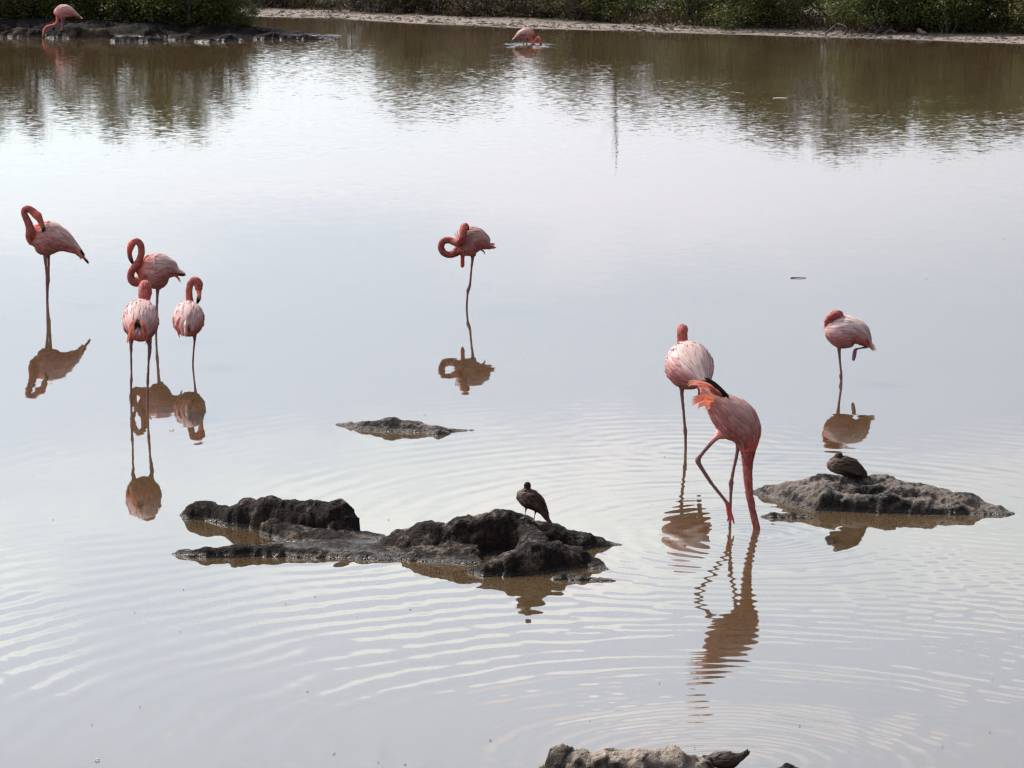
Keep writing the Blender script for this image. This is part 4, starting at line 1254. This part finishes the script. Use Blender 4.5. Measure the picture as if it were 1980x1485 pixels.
wood('dead_branch', [(1596, 68, 1.0), (1612, 54, 1.2), (1618, 47, 1.2)], .03, .012, 'short leaning dead branch at the beach edge', 'branch')
wood('dead_branch', [(1632, 69, .9), (1638, 60, .9), (1634, 52, .9), (1620, 48, 1.0)], .035, .015, 'hooked dead branch standing on the beach', 'branch')
wood('driftwood_log', [(1695, 66, 1.6), (1712, 58, 1.9), (1728, 62, 2.1)], .07, .04, 'bent greyish driftwood log on the beach under the bushes', 'driftwood')
wood('driftwood_log', [(1712, 67, 1.4), (1722, 61, 1.6), (1733, 66, 1.5)], .06, .03, 'smaller driftwood limb lying against the bent log', 'driftwood')
wood('driftwood_log', [(1777, 60, 1.8), (1784, 64, 1.6), (1791, 67, 1.4)], .07, .04, 'stubby driftwood log left of the dry shrub', 'driftwood')
for k in range(5):
    px = (545, 590, 660, 505, 960)[k]
    d = ray(px, 30); y = 105.0
    for _ in range(6):
        x = d.x / d.y * y; y = shore_y(x) + 2.6
    pyy = 742.5 - FPX * math.tan(math.atan2(y * 0 + 0, 1)) if False else None
    sp_y = 742.5 + FPX * math.tan(math.atan2(CAM_H - 0.1, y) - PITCH)
    rock('beach_rock', [[(px - 14, sp_y, 8, 11), (px + 10, sp_y, 11, 13)]],
         ('dark rock on the beach just right of the islet bushes', 'low dark rock at the left end of the beach', 'dark rock on the beach above the islet tip', 'dark rock half hidden behind the islet bushes', 'dark stone at the back of the beach above the far flamingo')[k],
         M_ROCK_FAR, res=0.05, cat='rock', rough=0.8, nscale=0.4, group='dark rocks on the far beach').location.z = 0.08

# undergrowth at the foot of the thicket: uncountable
rg = np.random.RandomState(3)
V, F, Cc = [], [], []
for k in range(26000):
    x = rg.uniform(-24, 24)
    q = float(np.interp(x, [-9, -8, 1, 4, 10, 13], [2.8, 3.6, 3.4, 2.0, 2.0, 3.2])) + abs(rg.normal(0, 1.3)) + 0.4 * math.sin(x * 1.3)
    y = shore_y(x) + q
    z = land_z(x, q)
    hh = rg.uniform(.03, .16)
    p = np.array((x, y, z + rg.uniform(0, .25)))
    d = np.array((rg.normal(0, .5), rg.normal(0, .5), 1.0)); d /= np.linalg.norm(d)
    a = rg.uniform(0, 6.28); s = np.array((math.cos(a), math.sin(a), 0)) * 0.022
    b_ = len(V)
    V += [p - s, p + s, p + d * hh * .6 + s * .8, p + d * hh]
    F += [(b_, b_ + 1, b_ + 2), (b_, b_ + 2, b_ + 3)]
    Cc += [(rg.uniform(0, 1), rg.uniform(0, 1), 0)] * 4
mb = MB(); mb.add(V, F, Cc)
tag(link_mesh('undergrowth', mb.mesh('undergrowth', False), M_LEAF_DRY), 'low dry undergrowth at the foot of the thicket along the beach', 'undergrowth', kind='stuff')

V, F = [], []
for k in range(5200):
    x = rg.uniform(-17, 17)
    q = abs(rg.normal(0, 1.0)) * 1.6 + 0.12
    p = np.array((x, shore_y(x) + q, land_z(x, q) + 0.005))
    w_ = .012 + .04 * rg.uniform(0, 1) ** 3; a = rg.uniform(0, 3.14)
    u = np.array((math.cos(a), math.sin(a), 0)) * w_ * rg.uniform(1, 3); v = np.array((-math.sin(a), math.cos(a), 0)) * w_ * .6
    b_ = len(V)
    V += [p - u, p + v, p + u, p - v, p + np.array((0, 0, w_ * rg.uniform(.4, .9)))]
    F += [(b_, b_ + 1, b_ + 4), (b_ + 1, b_ + 2, b_ + 4), (b_ + 2, b_ + 3, b_ + 4), (b_ + 3, b_, b_ + 4)]
mb = MB(); mb.add(V, F, (0.5, 0.5, 0.5))
tag(link_mesh('beach_litter', mb.mesh('beach_litter', False), M_BARK), 'dark leaf litter and small stones strewn over the pale beach', 'litter', kind='stuff')

# ------------------------------------------------------------------ bits afloat
mb = MB(); tubes(mb, [(-.08, 0, .004), (-.02, .01, .008), (.04, -.004, .007), (.085, .006, .003)], .006, .003)
o = link_mesh('floating_twig', mb.mesh('floating_twig'), M_BARK); o.location = ground(1543, 538)
tag(o, 'thin dark twig floating in open water above the sleeping right flamingo', 'twig')


def fluff(px, py, L, label):
    mb = MB()
    pts = [(-L, 0, .003), (-L * .3, L * .08, .009), (L * .4, -L * .05, .008), (L, .0, .003)]
    loft(mb, [(*p, w * L, .003, .8, .78, .76) for p, w in zip(pts, (.06, .3, .34, .05))], 8, 4)
    o = link_mesh('floating_feather', mb.mesh('floating_feather'), M_FEATHER); o.location = ground(px, py)
    tag(o, label, 'feather', 'pale feathers afloat on the pond')


rg2 = np.random.RandomState(12)
V, F = [], []
for k in range(40):
    p = ground(rg2.uniform(-50, 2030), rg2.uniform(300, 1485) if k % 3 else rg2.uniform(1050, 1480))
    p = np.array((p.x, p.y, 0.003)); a = rg2.uniform(-.7, .7); L = rg2.uniform(.003, .011)
    u = np.array((math.cos(a), math.sin(a), 0)) * L; v = np.array((-math.sin(a), math.cos(a), 0)) * L * .4
    b_ = len(V)
    V += [p - u, p + v, p + u, p - v, p + np.array((0, 0, .004))]
    F += [(b_, b_ + 1, b_ + 4), (b_ + 1, b_ + 2, b_ + 4), (b_ + 2, b_ + 3, b_ + 4), (b_ + 3, b_, b_ + 4)]
mb = MB(); mb.add(V, F, (0.5, 0.5, 0.5))
tag(link_mesh('floating_specks', mb.mesh('floating_specks', False), M_BARK), 'tiny dark specks of plant litter adrift on the pond', 'debris', kind='stuff')
fluff(188, 1471, .012, 'tiny white feather afloat at the lower left corner')
fluff(332, 832, .02, 'tiny pale feather afloat left of the single leg reflection')
fluff(1508, 190, .13, 'pale feather afloat in the dark tree reflection')
